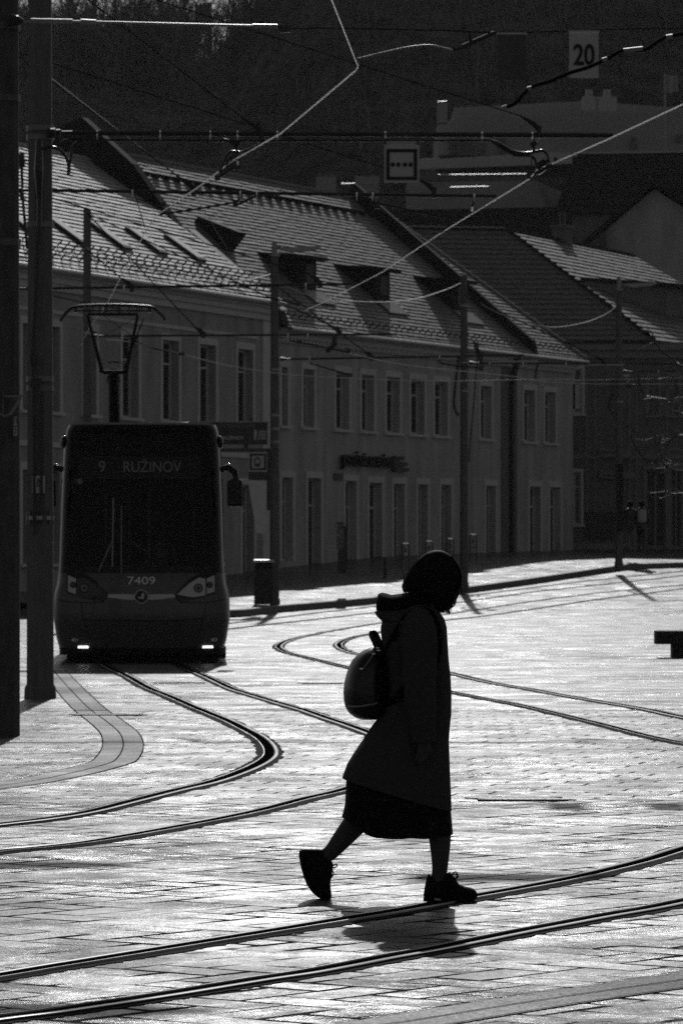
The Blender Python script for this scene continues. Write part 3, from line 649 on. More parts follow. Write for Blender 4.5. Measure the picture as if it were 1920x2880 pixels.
m = MB(); slab_px(m, [(888,498),(945,496),(945,560),(888,560)], 215, 1.2); m.build('stack', M_modern, b); m = MB()
for x in (900,917,933): m.tube([at(x,497,215.5), at(x,485,215.5)], .09, 8)
m.build('pot', M_wall3, b)

# ------------------------------------------------------------------ hill and its woods
def hz(x, y):
    px = CX+x*FP/y; top = lerp(50, 66, min(1, max(0, (px-620)/300)))
    t = min(1, max(0, (y-215)/(452-215))); t = t*t*(3-2*t)*.35+t*.65
    z = lerp(4, top, t)
    if y > 452: z = top-(y-452)*.12
    return z+1.1*sin(x*.21+y*.05)*cos(y*.11)+.6*sin(x*.6+y*.31)
m = MB(); xs = [-90+i*2.5 for i in range(73)]; ys = [212+i*6 for i in range(70)]
for y in ys:
    for x in xs: m.v.append(Vector((x, y, hz(x, y))))
n_ = len(xs)
for j in range(len(ys)-1):
    for i in range(n_-1): m.f.append((j*n_+i, j*n_+i+1, (j+1)*n_+i+1, (j+1)*n_+i))
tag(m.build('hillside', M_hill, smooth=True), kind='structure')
def bare_tree(mb, base, h, r, depth=4, spread=.55, twigs=True, rnd=random, n0=6):
    def br(p, d, l, rr, k):
        q = p+d*l; mid = p.lerp(q, .5)+Vector((rnd.uniform(-1,1), rnd.uniform(-1,1), rnd.uniform(-.5,.5)))*l*.06
        mb.tube([p, mid, q], [rr, rr*.82, rr*.62], n0 if k == depth else (4 if k > 1 else 3), cap=False)
        if k == 0: return
        for i in range(rnd.choice((2,3,3)) if k > 1 else 3):
            ax = Vector((rnd.uniform(-1,1), rnd.uniform(-1,1), rnd.uniform(-1,1))).normalized()
            nd = (d+ax*spread*rnd.uniform(.7,1.5)+Vector((0,0,.12))).normalized(); s = rnd.uniform(.45, 1)
            br(p.lerp(q, s), nd, l*rnd.uniform(.58,.82), rr*.58, k-1)
    br(base, Vector((rnd.uniform(-.06,.06), rnd.uniform(-.06,.06), 1)).normalized(), h*.36, r, depth)
rt = random.Random(3)
ORD = [w_+' of the twelve' for w_ in ('leftmost', 'second from the left', 'third from the left', 'fourth from the left', 'fifth from the left', 'sixth from the left', 'sixth from the right', 'fifth from the right', 'fourth from the right', 'third from the right', 'second from the right', 'rightmost')]
crest = [(40,12,.2),(110,15,.22),(190,15,.22),(265,16,.24),(330,14,.22),(395,16,.24),(455,15,.22),(515,14,.2),(590,11,.15),(690,15,.26),(725,14,.22),(780,13,.2)]
for i, (px, h_, r_) in enumerate(crest):
    D = 446+rt.uniform(-12,8); x = (px-CX)*D/FP; base = Vector((x, D, hz(x, D)-.3))
    t = thing('bare_tree', ORD[i]+' bare trees on the hill crest', 'tree', base, 'bare trees along the hill crest')
    m = MB(); m.tube([base, base+Vector((.1,0,h_*.2)), base+Vector((.05,0,h_*.36))], [r_*1.2, r_, r_*.9], 6); m.build('trunk', M_bark, t)
    m = MB(); 
    for _ in range(5): bare_tree(m, base+Vector((rt.uniform(-.15,.15),0,h_*rt.uniform(.12,.34))), h_*.75, r_*.55, 4, .8, rnd=rt)
    m.build('crown', M_bark, t)
m = MB()
for k in range(1520):
    if k < 1300: D = rt.uniform(418, 520); px = rt.uniform(-80, 545) if k < 1150 else rt.uniform(560, 760)
    else: D = rt.uniform(250, 440); px = rt.uniform(-100, 2000)
    x = (px-CX)*D/FP; z = hz(x, D)
    if k < 1300: bare_tree(m, Vector((x, D, z-.2)), rt.uniform(5,12)+max(0,(D-452)*.12), .08, 4, .9, rnd=rt, n0=4)
    else: bare_tree(m, Vector((x, D, z-.2)), rt.uniform(7,13), .10, 3, .6, rnd=rt, n0=4)
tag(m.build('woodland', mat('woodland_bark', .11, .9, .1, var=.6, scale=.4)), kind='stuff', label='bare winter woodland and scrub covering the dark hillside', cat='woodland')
b = thing('hilltop_house', 'flat roofed grey house half hidden behind trees on top of the hill', 'house', at(900,60,446))
m = MB(); slab_px(m, [(740,30),(785,8),(1130,-20),(1130,60),(900,95),(740,95)], 444, 8); m.build('wall', M_modern, b)
for l, r, tp, bt in ((808,890,24,38),(935,1000,30,44),(1050,1110,20,30)):
    m = MB(); slab_px(m, [(l,tp),(r,tp-3),(r,bt-3),(l,bt)], 443.8, .1); m.build('window', M_pane, b)
m = MB(); slab_px(m, [(1090,26),(1145,22),(1145,27),(1090,31)], 443, .6); m.build('railing', M_flash, b)
b = thing('tower_block', 'dark square tower among the trees on the crest of the hill', 'tower', at(570,60,450))
m = MB(); slab_px(m, [(548,14),(592,12),(592,80),(548,80)], 448, 1.6); m.build('wall', M_wall3, b)
m = MB()
for i in range(4): slab_px(m, [(548+i*12,6),(555+i*12,6),(555+i*12,14),(548+i*12,14)], 448.1, 1.3)
m.build('battlement', M_wall3, b)

# ------------------------------------------------------------------ masts
def mast(px, base_py, D, w_, ztop, label, n=8, plinth=True, m_=None, parts=None, name='mast'):
    X = (px-CX)*D/FP; z0 = rz(D) if base_py is None else H+(HY-base_py)*D/FP
    t = thing(name, label, 'mast', (X, D, z0)); m = MB()
    rings = []
    for z, r in (((z0-.15, w_*.5), (z0, w_*.62), (z0+.12, w_*.60), (z0+.16, w_*.52), (z0+2.2, w_*.51), (z0+2.25, w_*.50), (ztop, w_*.42)) if plinth else ((z0-.2, w_*.5), (z0+2, w_*.5), (ztop, w_*.42))):
        rings.append([Vector((X+r/cos(pi/n)*cos(2*pi*(k+.5)/n), D+r/cos(pi/n)*sin(2*pi*(k+.5)/n), z)) for k in range(n)])
    m.ring_loft(rings); m.build('shaft', m_ or M_pole, t); return t, X, z0
def collar(t, X, D, z, r, mt=None):
    m = MB(); m.tube([(X, D, z-.03), (X, D, z+.03)], r, 12); m.build('clamp_band', mt or M_metal, t)
# mast A, cut by the left edge
tA, XA, zA = mast(13, None, 40, .27, 9.2, 'thick concrete mast cut off by the left edge, nearest the camera', n=12, plinth=False, m_=M_conc)
for z in (H+(HY-277)*40/FP, H+(HY-75)*40/FP, H+(HY-682)*40/FP): collar(tA, XA, 40, z, .145, M_pole)
m = MB(); m.tube([at(28,55,39.8), at(52,58,39.8), at(66,60,39.8)], [.06,.045,.02], 8); m.build('insulator', M_black, tA)
m = MB(); m.tube([at(62,60,39.8), at(88,60,39.8)], .012, 6); m.tube([at(88,58,39.8), at(205,60,39.8)], .022, 8); m.tube([at(200,60,39.8), at(720,73,39.8)], .011, 8)
m.tube([at(228,60,39.8), at(270,62,39.8)], .022, 8); m.tube([at(710,73,39.8), at(780,74,39.8)], .02, 8); m.build('support_rod', M_flash, tA)
m = MB(); m.prism([at(778,70,39.8), at(820,73,39.8), at(818,90,39.8), at(790,92,39.8)], (0,.04,0)); m.build('turnbuckle', M_black, tA)
m = MB(); m.tube([at(0,1115,39.7), at(62,1115,39.7)], .012, 6); m.tube([at(60,1118,39.7), at(30,1165,39.7), at(12,1170,39.7), at(0,1160,39.7)], .014, 6); m.tube([at(55,1113,39.7), at(75,1115,39.7)], .01, 6); m.build('bracket', M_metal, tA)
m = MB(); m.box(at(2,1130,39.7), (.05,.1,.18)); m.build('junction_box', M_black, tA)
m = MB(); 
for y0, y1 in ((1172,1197),(1201,1225)): m.prism([at(39,y0,39.82), at(49,y0,39.82), at(49,y1,39.82), at(39,y1,39.82)], (0,.01,0))
pl = m.build('number_plate', M_sign, tA)
text('13', .07, M_signb, 'number', pl, at(44,1184,39.82), sx=.55); text('2', .07, M_signb, 'number', pl, at(44,1213,39.82), sx=.7)
m = MB()
rs = random.Random(5)
for k in range(16):
    x = rs.uniform(2, 46); y = rs.uniform(1240, 1620); s_ = rs.uniform(3, 9); z_ = 39.84-.0
    m.prism([at(x,y,z_), at(x+s_,y,z_), at(x+s_,y+s_*1.2,z_), at(x,y+s_*1.2,z_)], (0,.004,0)); m.build('sticker', M_signd, tA); m = MB()
# mast B
tB, XB, zB = mast(114, None, 50.2, .28, 9.6, 'tall painted mast with cables and a warning plate, second from the left edge', n=8)
for py in (361,387,632,1066,1092): collar(tB, XB, 50.2, H+(HY-py)*50.2/FP, .155, M_band_metal)
m = MB(); m.tube([at(111,395,50), at(110,480,49.98), at(112,560,50), at(111,640,50)], [.04,.055,.03,.03], 8); m.tube([at(110,650,49.98), at(92,1010,49.98), at(96,1070,49.98), at(98,1500,49.98)], .018, 6); m.tube([at(118,1100,49.98), at(117,1420,49.98)], .018, 6); m.build('riser_cable', M_cable, tB)
m = MB(); m.box(at(103,1078,49.95), (.12,.1,.10)); m.box(at(96,1012,49.95), (.07,.08,.10)); m.build('cable_box', M_black, tB)
m = MB(); m.prism([at(91,1338,49.98), at(127,1338,49.98), at(127,1387,49.98), at(91,1387,49.98)], (0,.008,0)); wp = m.build('warning_plate', M_sign, tB)
m = MB(); 
for P, Q in (((108,1345),(105,1368)),((108,1345),(120,1368)),((105,1368),(120,1368))): m.tube([at(*P,49.97), at(*Q,49.97)], .004, 4)
m.tube([at(111,1352,49.97), at(109,1358,49.97), at(113,1360,49.97), at(111,1366,49.97)], .003, 4)
for y in (1374,1379,1383): m.box(at(116,y,49.972), (.055,.004,.004))
m.build('warning_symbol', M_signb, wp)
m = MB()
for y0, y1 in ((1438,1450),(1463,1476)): m.tube([(XB,50.2,H+(HY-y0)*50.2/FP), (XB,50.2,H+(HY-y1)*50.2/FP)], .158, 8)
m.build('black_strap', M_black, tB)
m = MB(); m.tube([(XB,50.2,H+(HY-1451)*50.2/FP), (XB,50.2,H+(HY-1462)*50.2/FP)], .156, 8); m.build('grey_strap', M_sign, tB)
m = MB()
for x, y, s_ in ((108,1405,12),(106,1425,14),(140,1342,6),(140,1372,6),(80,1380,5),(122,1740,4),(93,1500,8)): m.prism([at(x,y,49.98), at(x+s_,y,49.98), at(x+s_,y+s_,49.98), at(x,y+s_,49.98)], (0,.006,0)); m.build('sticker', M_signd, tB); m = MB()
# bracket arm builder: arm tube with clips, root insulator, stays to the mast top
def arm(parent, D, x0, y0, x1, y1, r, clips=(), stays=(), top=None, name='bracket_arm'):
    m = MB(); m.tube([at(x0+70*50/D,y0,D), at(x1,y1,D)], r, 10); a = m.build(name, M_black, parent)
    m = MB(); k = 50/D; m.tube([at(x0,y0,D), at(x0+22*k,y0,D)], r*1.9, 8); m.tube([at(x0+24*k,y0,D), at(x0+36*k,y0,D)], r*1.5, 8); m.tube([at(x0+40*k,y0,D), at(x0+70*k,y0,D)], r*.9, 8); m.build('insulator', M_black, a)
    if clips:
        m = MB()
        for c in clips:
            y = y0+(y1-y0)*(c-x0)/(x1-x0); m.box(at(c,y,D), (.016,.05*D/50,.008+2*r)); m.tube([at(c,y,D)+Vector((0,-r-.01,0)), at(c,y+20*k,D)+Vector((0,-r-.01,0))], .004*D/50, 4)
        m.build('clips', M_copper, a)
    for sx_, sy_ in stays:
        m = MB(); e = at(sx_,sy_,D); m.tube([top, e+Vector((-.18,0,.14))], .007*D/50, 5); m.build('stay_wire', M_cable, a)
        m = MB(); m.tube([e+Vector((-.22,0,.16)), e+Vector((-.05,0,.05)), e+Vector((0,0,-.02))], [.010,.032*D/50,.026*D/50], 6); m.tube([e+Vector((0,0,.04)), e+Vector((0,0,-.1))], .03*D/50, 6); m.build('stay_clamp', M_black, a)
    return a
def cable(parent, pts, r, name='cable', mt=None, n=8):
    m = MB(); m.tube(catmull(pts, 5), r, n); return m.build(name, mt or M_cable, parent, True)
D1 = 50.0
a1 = arm(tB, D1, 134, 374, 1722, 381, .029, (274,451,592,668,780,1083,1355,1496), ((735,372),(1515,364)), at(112,-105,50))
m = MB(); m.tube([at(195,393,D1-.03), at(640,396,D1-.03)], .013, 6); m.tube([at(640,396,D1-.03), at(1380,396,D1-.03)], .013, 6); m.build('feeder_pipe', M_cable, a1)
for x in (235,195): cable(a1, [at(x,393,D1), at(x-28,410,D1), at(x-35,440,D1), at(193,485,D1), at(195,492,D1)] if x == 235 else [at(190,393,D1), at(172,402,D1), at(165,416,D1)], .018)
cable(a1, [at(125,417,D1), at(150,414,D1), at(172,424,D1), at(190,450,D1), at(196,485,D1)], .017)
# hangers with cable bundles on the contact wires
def hanger(x, y, D, flipx=1, rich=True):
    h = thing('wire_suspension', 'x', 'fitting', at(x, y, D)); p = lambda dx, dy: at(x+flipx*dx, y+dy, D)
    m = MB(); m.tube([p(0,10), p(1,22), p(0,34)], [.02,.05,.02], 8); m.tube([p(0,30), p(-2,60), p(4,75)], .014, 6); m.build('insulator', M_black, h)
    m = MB(); m.tube([p(8,48), p(20,60)], .012, 6); m.tube([p(2,62), p(4,100)], .012, 6); m.build('link', M_copper, h)
    cable(h, [p(-38,14), p(-20,20), p(0,38), p(0,46)], .017); cable(h, [p(90,14), p(60,30), p(30,44), p(10,50), p(-20,50), p(-38,80), p(-48,106)], .015)
    m = MB(); m.tube([p(-52,120), p(-20,100), p(10,88)], .018, 6); m.tube([p(-48,108), p(-16,86)], .012, 6); m.tube([p(-16,60), p(-10,100)], .02, 6); m.tube([p(-30,96), p(-24,70), p(-4,58)], .012, 6); m.box(p(-54,122), (.06,.05,.06)); m.box(p(0,94), (.1,.04,.05)); m.build('clamp', M_black, h)
    return h
hA = hanger(666, 378, D1); hA['label'] = 'left of two cable clusters hanging under the top bracket arm'
h = thing('wire_suspension', 'right of two cable clusters hanging under the top bracket arm', 'fitting', at(1500,385,D1))
p = lambda x, y: at(x, y, D1)
m = MB(); m.tube([p(1498,392), p(1500,402), p(1498,416)], [.02,.05,.02], 8); m.tube([p(1499,412), p(1502,424)], .014, 6); m.tube([p(1500,412), p(1490,480)], .006, 5); m.box(p(1486,492), (.05,.05,.09)); m.box(p(1560,452), (.04,.05,.07)); m.tube([p(1510,475), p(1535,455), p(1545,452)], .025, 6); m.tube([p(1502,490), p(1525,478), p(1550,462)], .022, 6); m.tube([p(1512,462), p(1530,450)], .02, 6); m.build('clamp', M_black, h)
m = MB(); m.tube([p(1507,414), p(1516,422)], .010, 6); m.tube([p(1531,436), p(1548,448)], .010, 6); m.prism([p(1508,492), p(1522,480), p(1536,478), p(1520,490)], (0,.03,0)); m.build('link', M_copper, h)
cable(h, [p(1380,396), p(1405,405), p(1440,425), p(1475,431), p(1500,428), p(1525,424), p(1538,436), p(1540,452)], .018); cable(h, [p(1385,398), p(1420,422), p(1450,437), p(1490,438), p(1504,450), p(1508,476)], .016)
# signs on the span
def plate(px0, py0, px1, py1, D, name, label, cat, mt=M_sign, grp=None, tilt=0):
    o = thing(name, label, cat, at((px0+px1)/2, py0, D), grp); m = MB(); m.prism([at(px0,py0,D), at(px1,py0,D), at(px1,py1,D), at(px0,py1,D)], (0,.015,0)); m.build('panel', mt, o)
    m = MB(); m.tube([at(px0-2,py0-2,D-.01), at(px1+2,py0-2,D-.01)], .009, 6); m.build('hanger_bar', M_copper, o); return o
s20 = plate(1600, 90, 1682, 219, 39.8, 'speed_sign', 'hanging plate with a black 20, near the top right corner', 'sign')
text('20', .255, M_signb, 'number', s20, at(1641,157,39.79), sx=.74, ext=.002, bold=.004)
sbl = plate(1398, 96, 1479, 226, 39.8, 'blank_plate', 'dark blank plate hanging on the span wire left of the number 20', 'sign', M_signd)
s4 = plate(1080, 402, 1179, 514, 49.8, 'signal_sign', 'hanging square plate with four black dots in a black frame', 'sign')
m = MB(); fx0, fy0, fx1, fy1, th = 1086, 419, 1172, 506, 9
for q in ((fx0,fy0,fx1,fy0+th),(fx0,fy1-th,fx1,fy1),(fx0,fy0+th,fx0+th,fy1-th),(fx1-th,fy0+th,fx1,fy1-th)): m.prism([at(q[0],q[1],49.79), at(q[2],q[1],49.79), at(q[2],q[3],49.79), at(q[0],q[3],49.79)], (0,.005,0))
m.build('frame', M_signb, s4)
for x in (1104,1120,1138,1154):
    m = MB(); c = at(x,463,49.79); r = 6*49.8/FP; m.prism([c+Vector((r*cos(2*pi*k/16),0,r*sin(2*pi*k/16))) for k in range(16)], (0,.005,0)); m.build('dot', M_signb, s4)
m = MB(); 
for x in (1082,1175): m.box(at(x,398,49.8), (.03,.04,.06))
m.build('bracket', M_black, s4)
sp = thing('span_wire', 'thin twisted span wire across the top that carries the two hanging plates', 'wire', at(820,85,40))
cable(sp, [at(820,80,40), at(960,80,40), at(1250,86,40), at(1390,92,40), at(1480,91,40), at(1600,88,40), at(1760,82,40), at(1990,78,40)], .006, 'wire', n=5)
po = thing('pull_off_arm', 'curved steel pull-off arm with an insulator tugging the contact wire at the top', 'fitting', at(1400,90,40))
cable(po, [at(1006,165,40), at(1060,152,40), at(1140,134,40), at(1205,127,40), at(1250,136,40), at(1275,142,40)], .008, 'rod', M_metal)
m = MB(); m.tube([at(1272,142,40), at(1292,139,40), at(1305,132,40)], [.02,.012,.02], 6); m.tube([at(1303,132,40), at(1330,118,40), at(1390,92,40)], [.028,.022,.02], 8); m.tube([at(1318,90,40), at(1320,105,40), at(1326,125,40)], .018, 6); m.build('insulator', M_black, po)
# arms of the masts behind (masts hidden behind mast A)
tC2, X2, z2 = mast(20, None, 58, .26, 9.0, 'mast hidden behind the nearest concrete mast, holding the second bracket arm', plinth=False)
D2 = 57.6; a2 = arm(tC2, D2, 30, 535, 1395, 552, .022, (373,676,722,1003,1048,1333), ((545,530),(1220,535)), at(28,140,D2))
m = MB(); m.tube([at(676,540,D2), at(678,552,D2), at(664,572,D2)], .016, 6); m.tube([at(722,540,D2), at(722,550,D2), at(664,578,D2)], .016, 6); m.tube([at(666,568,D2), at(555,588,D2), at(450,603,D2)], .014, 6); m.box(at(662,572,D2), (.06,.06,.09)); m.tube([at(378,540,D2), at(384,560,D2), at(455,578,D2)], .008, 6); m.tube([at(384,560,D2), at(408,640,D2)], .006, 6); m.box(at(462,575,D2), (.05,.05,.06)); m.build('registration_arm', M_black, a2)
m = MB(); m.tube([at(1003,545,D2), at(1012,560,D2), at(1060,575,D2)], .016, 6); m.tube([at(1048,545,D2), at(1050,560,D2), at(1060,575,D2)], .012, 6); m.box(at(1060,577,D2), (.06,.06,.09)); m.tube([at(1060,572,D2), at(1180,598,D2), at(1280,618,D2)], .014, 6); m.tube([at(1333,550,D2), at(1332,565,D2), at(1324,590,D2)], .016, 6); m.tube([at(1325,585,D2), at(1280,618,D2), at(1238,655,D2)], .010, 6); m.box(at(1278,618,D2), (.05,.05,.07)); m.build('registration_arm', M_black, a2)
m = MB(); m.box(at(1327,588,D2), (.03,.07,.05)); m.build('clips', M_copper, a2)
tC3, X3, z3 = mast(14, None, 78.5, .26, 9.0, 'mast hidden behind the nearest concrete mast, holding the third bracket arm', plinth=False)
D3 = 78.5; a3 = arm(tC3, D3, 30, 812, 990, 799, .024, (350,668,860), ((372,806),(900,795)), at(22,520,D3))
m = MB(); m.tube([at(668,806,D3), at(672,826,D3), at(760,838,D3), at(840,856,D3)], .015, 6); m.box(at(838,856,D3), (.06,.06,.09)); m.tube([at(140,830,D3), at(240,852,D3), at(332,868,D3)], .012, 6); m.build('registration_arm', M_black, a3)
tn = thing('wire_tensioner', 'weighted tensioning rod hanging between the two left masts', 'tensioner', at(62,430,60))
m = MB(); m.tube([at(60,432,60), at(60,470,60)], .045, 8); m.box(at(60,440,60), (.09,.08,.03)); m.box(at(62,460,60), (.08,.08,.1)); m.box(at(63,552,60), (.05,.06,.07)); m.build('weight', M_black, tn)
m = MB(); m.tube([at(62,468,60), at(64,550,60), at(72,640,60), at(78,700,60)], .02, 6); m.tube([at(62,452,60), at(80,452,60)], .012, 5); m.build('rod', M_cable, tn)
# mast C beyond the tram
tC, XC, zC = mast(246, None, 100, .20, H+(HY-588)*100/FP, 'plain thin mast rising behind the tram pantograph', plinth=False)
for py in (700,937): collar(tC, XC, 100, H+(HY-py)*100/FP, .108)
D4 = 99.8; a4 = arm(tC, D4, 256, 945, 1115, 940, .024, (345,810,865), ((572,938),(955,934)), at(246,600,D4))
m = MB(); m.tube([at(810,942,D4), at(815,958,D4), at(880,970,D4), at(980,992,D4)], .018, 6); m.box(at(842,962,D4), (.12,.06,.08)); m.box(at(978,986,D4), (.1,.06,.1)); m.tube([at(940,945,D4), at(940,975,D4)], .06, 6); m.tube([at(940,968,D4), at(918,990,D4)], .05, 4); m.tube([at(372,958,D4), at(440,982,D4), at(512,996,D4)], .018, 6); m.box(at(512,996,D4), (.12,.06,.07)); m.build('registration_arm', M_black, a4)
# platform masts
def platform_mast(px, base, D, ytop, label, armx, lamp=None, bands=()):
    t, X, z0 = mast(px, base, D, .235, H+(HY-ytop)*D/FP, label)
    for py in bands: collar(t, X, D, H+(HY-py)*D/FP, .125)
    if lamp:
        m = MB(); m.tube([at(px,lamp,D), at(px+18,lamp,D)], .05, 6); a = at(px+16,lamp-2,D); m.prism([a, a+Vector((1.1,0,.05)), a+Vector((.9,0,-.06)), a+Vector((.3,0,-.12)), a+Vector((0,0,-.06))], (0,.35,0)); m.build('lamp_head', M_metal, t)
        m = MB(); m.tube([(X,D,H+(HY-ytop)*D/FP), (X,D,H+(HY-ytop)*D/FP+.35)], .07, 8); m.build('finial', M_metal, t)
    return t, X
t1, XP1 = platform_mast(772, 1699, 119, 716, 'lamp mast at the tram stop, just right of the tram', 0, 698, (718,1040,1168,1206,1243))
D5 = 118.8; a5 = arm(t1, D5, 788, 1010, 1472, 999, .028, (870,1235), ((1045,1004),), at(772,800,D5))
m = MB(); m.tube([at(870,1012,D5), at(872,1022,D5), at(940,1042,D5), at(988,1055,D5)], .02, 6); m.box(at(984,1055,D5), (.1,.06,.1)); m.build('registration_arm', M_black, a5)
t3, XP3 = platform_mast(1304, 1652, 134, 775, 'grey mast without a lamp standing on the kerb behind the woman\'s head', 0, None, (860,1020,1100))
D6 = 133.8; a6 = arm(t3, D6, 1320, 1021, 2050, 1024, .03, (1375,1470,1590), ((1700,1020),), at(1304,830,D6))
m = MB(); m.tube([at(1232,1012,D6), at(1240,1022,D6), at(1290,1030,D6), at(1350,1035,D6)], .03, 6); m.box(at(1352,1035,D6), (.15,.06,.16)); m.tube([at(1512,1022,D6), at(1506,1045,D6), at(1504,1068,D6)], .03, 5); m.tube([at(1335,965,D6), at(1342,1000,D6), at(1350,1010,D6)], .03, 5); m.build('registration_arm', M_black, a6)
m = MB(); m.tube([at(1375,1019,D6-.05), at(1512,1015,D6-.05)], .022, 6); m.tube([at(1650,1026,D6-.05), at(1752,1026,D6-.05)], .022, 6); m.build('sleeve', M_copper, a6)
cable(t3, [at(1290,1000,D6), at(1280,1080,D6), at(1276,1140,D6), at(1288,1170,D6)], .04, 'cable_loop'); cable(t3, [at(1342,1005,D6), at(1330,1150,D6), at(1320,1260,D6), at(1318,1300,D6)], .022, 'riser_cable')
m = MB(); m.tube([at(1330,960,D6), at(1345,985,D6), at(1352,1020,D6)], .04, 6); m.box(at(1338,972,D6), (.15,.1,.2)); m.box(at(1352,1005,D6), (.12,.1,.3)); m.build('insulator', M_black, t3)
t4, XP4 = platform_mast(1739, 1594, 147, 812, 'lamp mast on the right, in front of the darker old house', 0, 800, (815,1130))
D7 = 146.8; a7 = arm(t4, D7, 1752, 1045, 2050, 1040, .028, (1850,))
m = MB(); m.box(at(1721,1082,D7), (.14,.12,.45)); m.box(at(1768,1085,D7), (.16,.2,.12)); m.build('cable_box', M_black, t4); cable(t4, [at(1722,1104,D7), at(1713,1130,D7), at(1714,1150,D7), at(1726,1163,D7)], .05, 'cable_loop')
m = MB(); m.sphere(at(1768,1082,D7), .12); m.build('camera_dome', M_black, t4); m = MB(); m.tube([at(1752,1057,D7), at(1772,1056,D7)], .04, 6); m.build('bracket', M_copper, t4)
m = MB(); m.box((XP4+.02,146.7,H+(HY-1400)*147/FP), (.2,.1,2.2)); m.build('banner', M_signb, t4)

# added unseen span; its plates throw the streaks of shade on the foreground
for x_, w_ in ((-9.5, 'left'), (9.5, 'right')):
    t_, _, _ = mast(CX+x_*FP/35, None, 35, .27, 8.6, 'concrete mast outside the %s edge, holding the near span wire' % w_, plinth=False, m_=M_conc)
sp2 = thing('span_wire', 'near span wire above the picture between the two outer masts', 'wire', (0,35,6.9)); cable(sp2, [Vector((-9.5,35,7.3)), Vector((0,35,6.75)), Vector((9.5,35,7.3))], .006, 'wire', n=5)
for x0_, x1_, z_, y_, lb in ((.4,1.45,6.5,34.5,'blank plate on the near span wire above the right side'),(-2.9,-.95,6.5,35.4,'wide blank plate on the near span wire above the left side'),(-1.5,-.35,6.15,27.3,'blank plate on its own arm above the lower left corner')):
    o = thing('blank_plate', lb, 'sign', ((x0_+x1_)/2, y_, z_)); m = MB(); m.prism([Vector((x0_,y_,z_-.14)), Vector((x1_-.3,y_,z_-.14)), Vector((x1_,y_,z_)), Vector((x1_-.3,y_,z_+.14)), Vector((x0_,y_,z_+.14))], (0,.03,0)); m.build('panel', M_signd, o)
    m = MB(); m.tube([Vector((x0_+.2,y_,z_+.13)), Vector((x0_+.2,y_,z_+.32))], .012, 6); m.build('hanger_bar', M_metal, o)

# ------------------------------------------------------------------ wires
def wire(label, pts, r, mt=M_copper):
    t = thing('contact_wire', label, 'wire', pts[len(pts)//2]); m = MB(); m.tube(pts, r, 6); m.build('wire', mt, t, True); return t
W1 = [wire_at(915,-40), wire_at(930,-8), wire_at(1000,170), wire_at(1006,183), wire_at(1005,190), wire_at(998,200), wire_at(790,375), wire_at(655,452), wire_at(560,525,5.86), wire_at(440,607,5.84), wire_at(405,660,5.8), at(345,770,70), at(299,858,74), at(250,925,84), at(225,975,95)]
wire('bright contact wire with a sharp kink at the top, falling to the pantograph', W1, .0065)
W2 = [wire_at(2000,258), wire_at(1920,293), wire_at(1700,396), wire_at(1580,448), wire_at(1510,478), wire_at(1485,505), wire_at(1240,655), wire_at(1075,765), wire_at(985,812), wire_at(900,855), at(860,872,82)]
wire('bright contact wire slanting from the right edge down over the dormers', W2, .0065)
wire('fine sagging wire crossing the upper windows of the long house', catmull([at(300,955,96), at(372,963,98), at(515,997,100), at(640,1028,104), at(800,1052,108), at(960,1063,112), at(1240,1072,120), at(1500,1067,132), at(1700,1068,145), at(2000,1060,155)], 5), .010, M_metal)
wire('lower fine wire crossing just above the upper windows of the long house', catmull([at(978,992,100), at(1100,1020,104), at(1240,1038,110), at(1420,1056,122), at(1600,1078,132), at(2000,1080,150)], 5), .009, M_metal)
wire('thin dark wire looping down behind the pantograph and the tram', catmull([at(590,540,60), at(500,480,58), at(560,580,75), at(600,640,90)], 4), .006, M_cable) if False else None
def sag(label, pts, r): 
    t = thing('lighting_cable', label, 'cable', pts[0], 'sagging cables between the lamp masts'); m = MB(); m.tube(catmull(pts, 6), r, 5); m.build('cable', M_metal, t, True)
sag('sagging cable that climbs to the top of the middle mast from the left', [at(1296,796,134), at(1250,816,133), at(1180,838,131), at(1100,849,128), at(1000,848,125), at(900,840,122), at(790,800,119)], .012)
sag('sagging cable that climbs to the lamp mast on the right from the left', [at(1733,861,147), at(1700,885,146), at(1640,908,144), at(1560,920,141), at(1500,912,139), at(1400,880,136), at(1310,830,134)], .013)
sag('short sagging cable reaching the lamp mast beside the tram from the left', [at(765,770,119), at(735,778,117), at(690,788,115), at(600,790,112), at(480,775,108), at(260,700,100)], .010)
wire('thin dark stay wire slanting from mast to mast across the hillside', [at(135,212,58), at(530,520,75), at(570,585,82), at(640,700,96)], .006, M_cable)
oc = thing('overhead_cable', 'blurred dark cable with bright glints slanting over the number 20 plate', 'cable', at(1700,150,14))
cable(oc, [at(1418,303,14), at(1450,288,14), at(1490,247,14), at(1545,228,14), at(1600,205,14), at(1650,190,14), at(1700,168,14), at(1750,142,14), at(1815,138,14), at(1870,105,14), at(1960,88,14)], .006, 'cable', M_matt)
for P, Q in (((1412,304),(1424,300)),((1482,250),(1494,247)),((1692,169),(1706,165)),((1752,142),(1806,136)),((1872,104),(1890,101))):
    m = MB(); m.tube([at(*P,13.99), at(*Q,13.99)], .0068, 8); m.build('sleeve', M_metal, oc)  # paler tubes stand in for glints along the cable

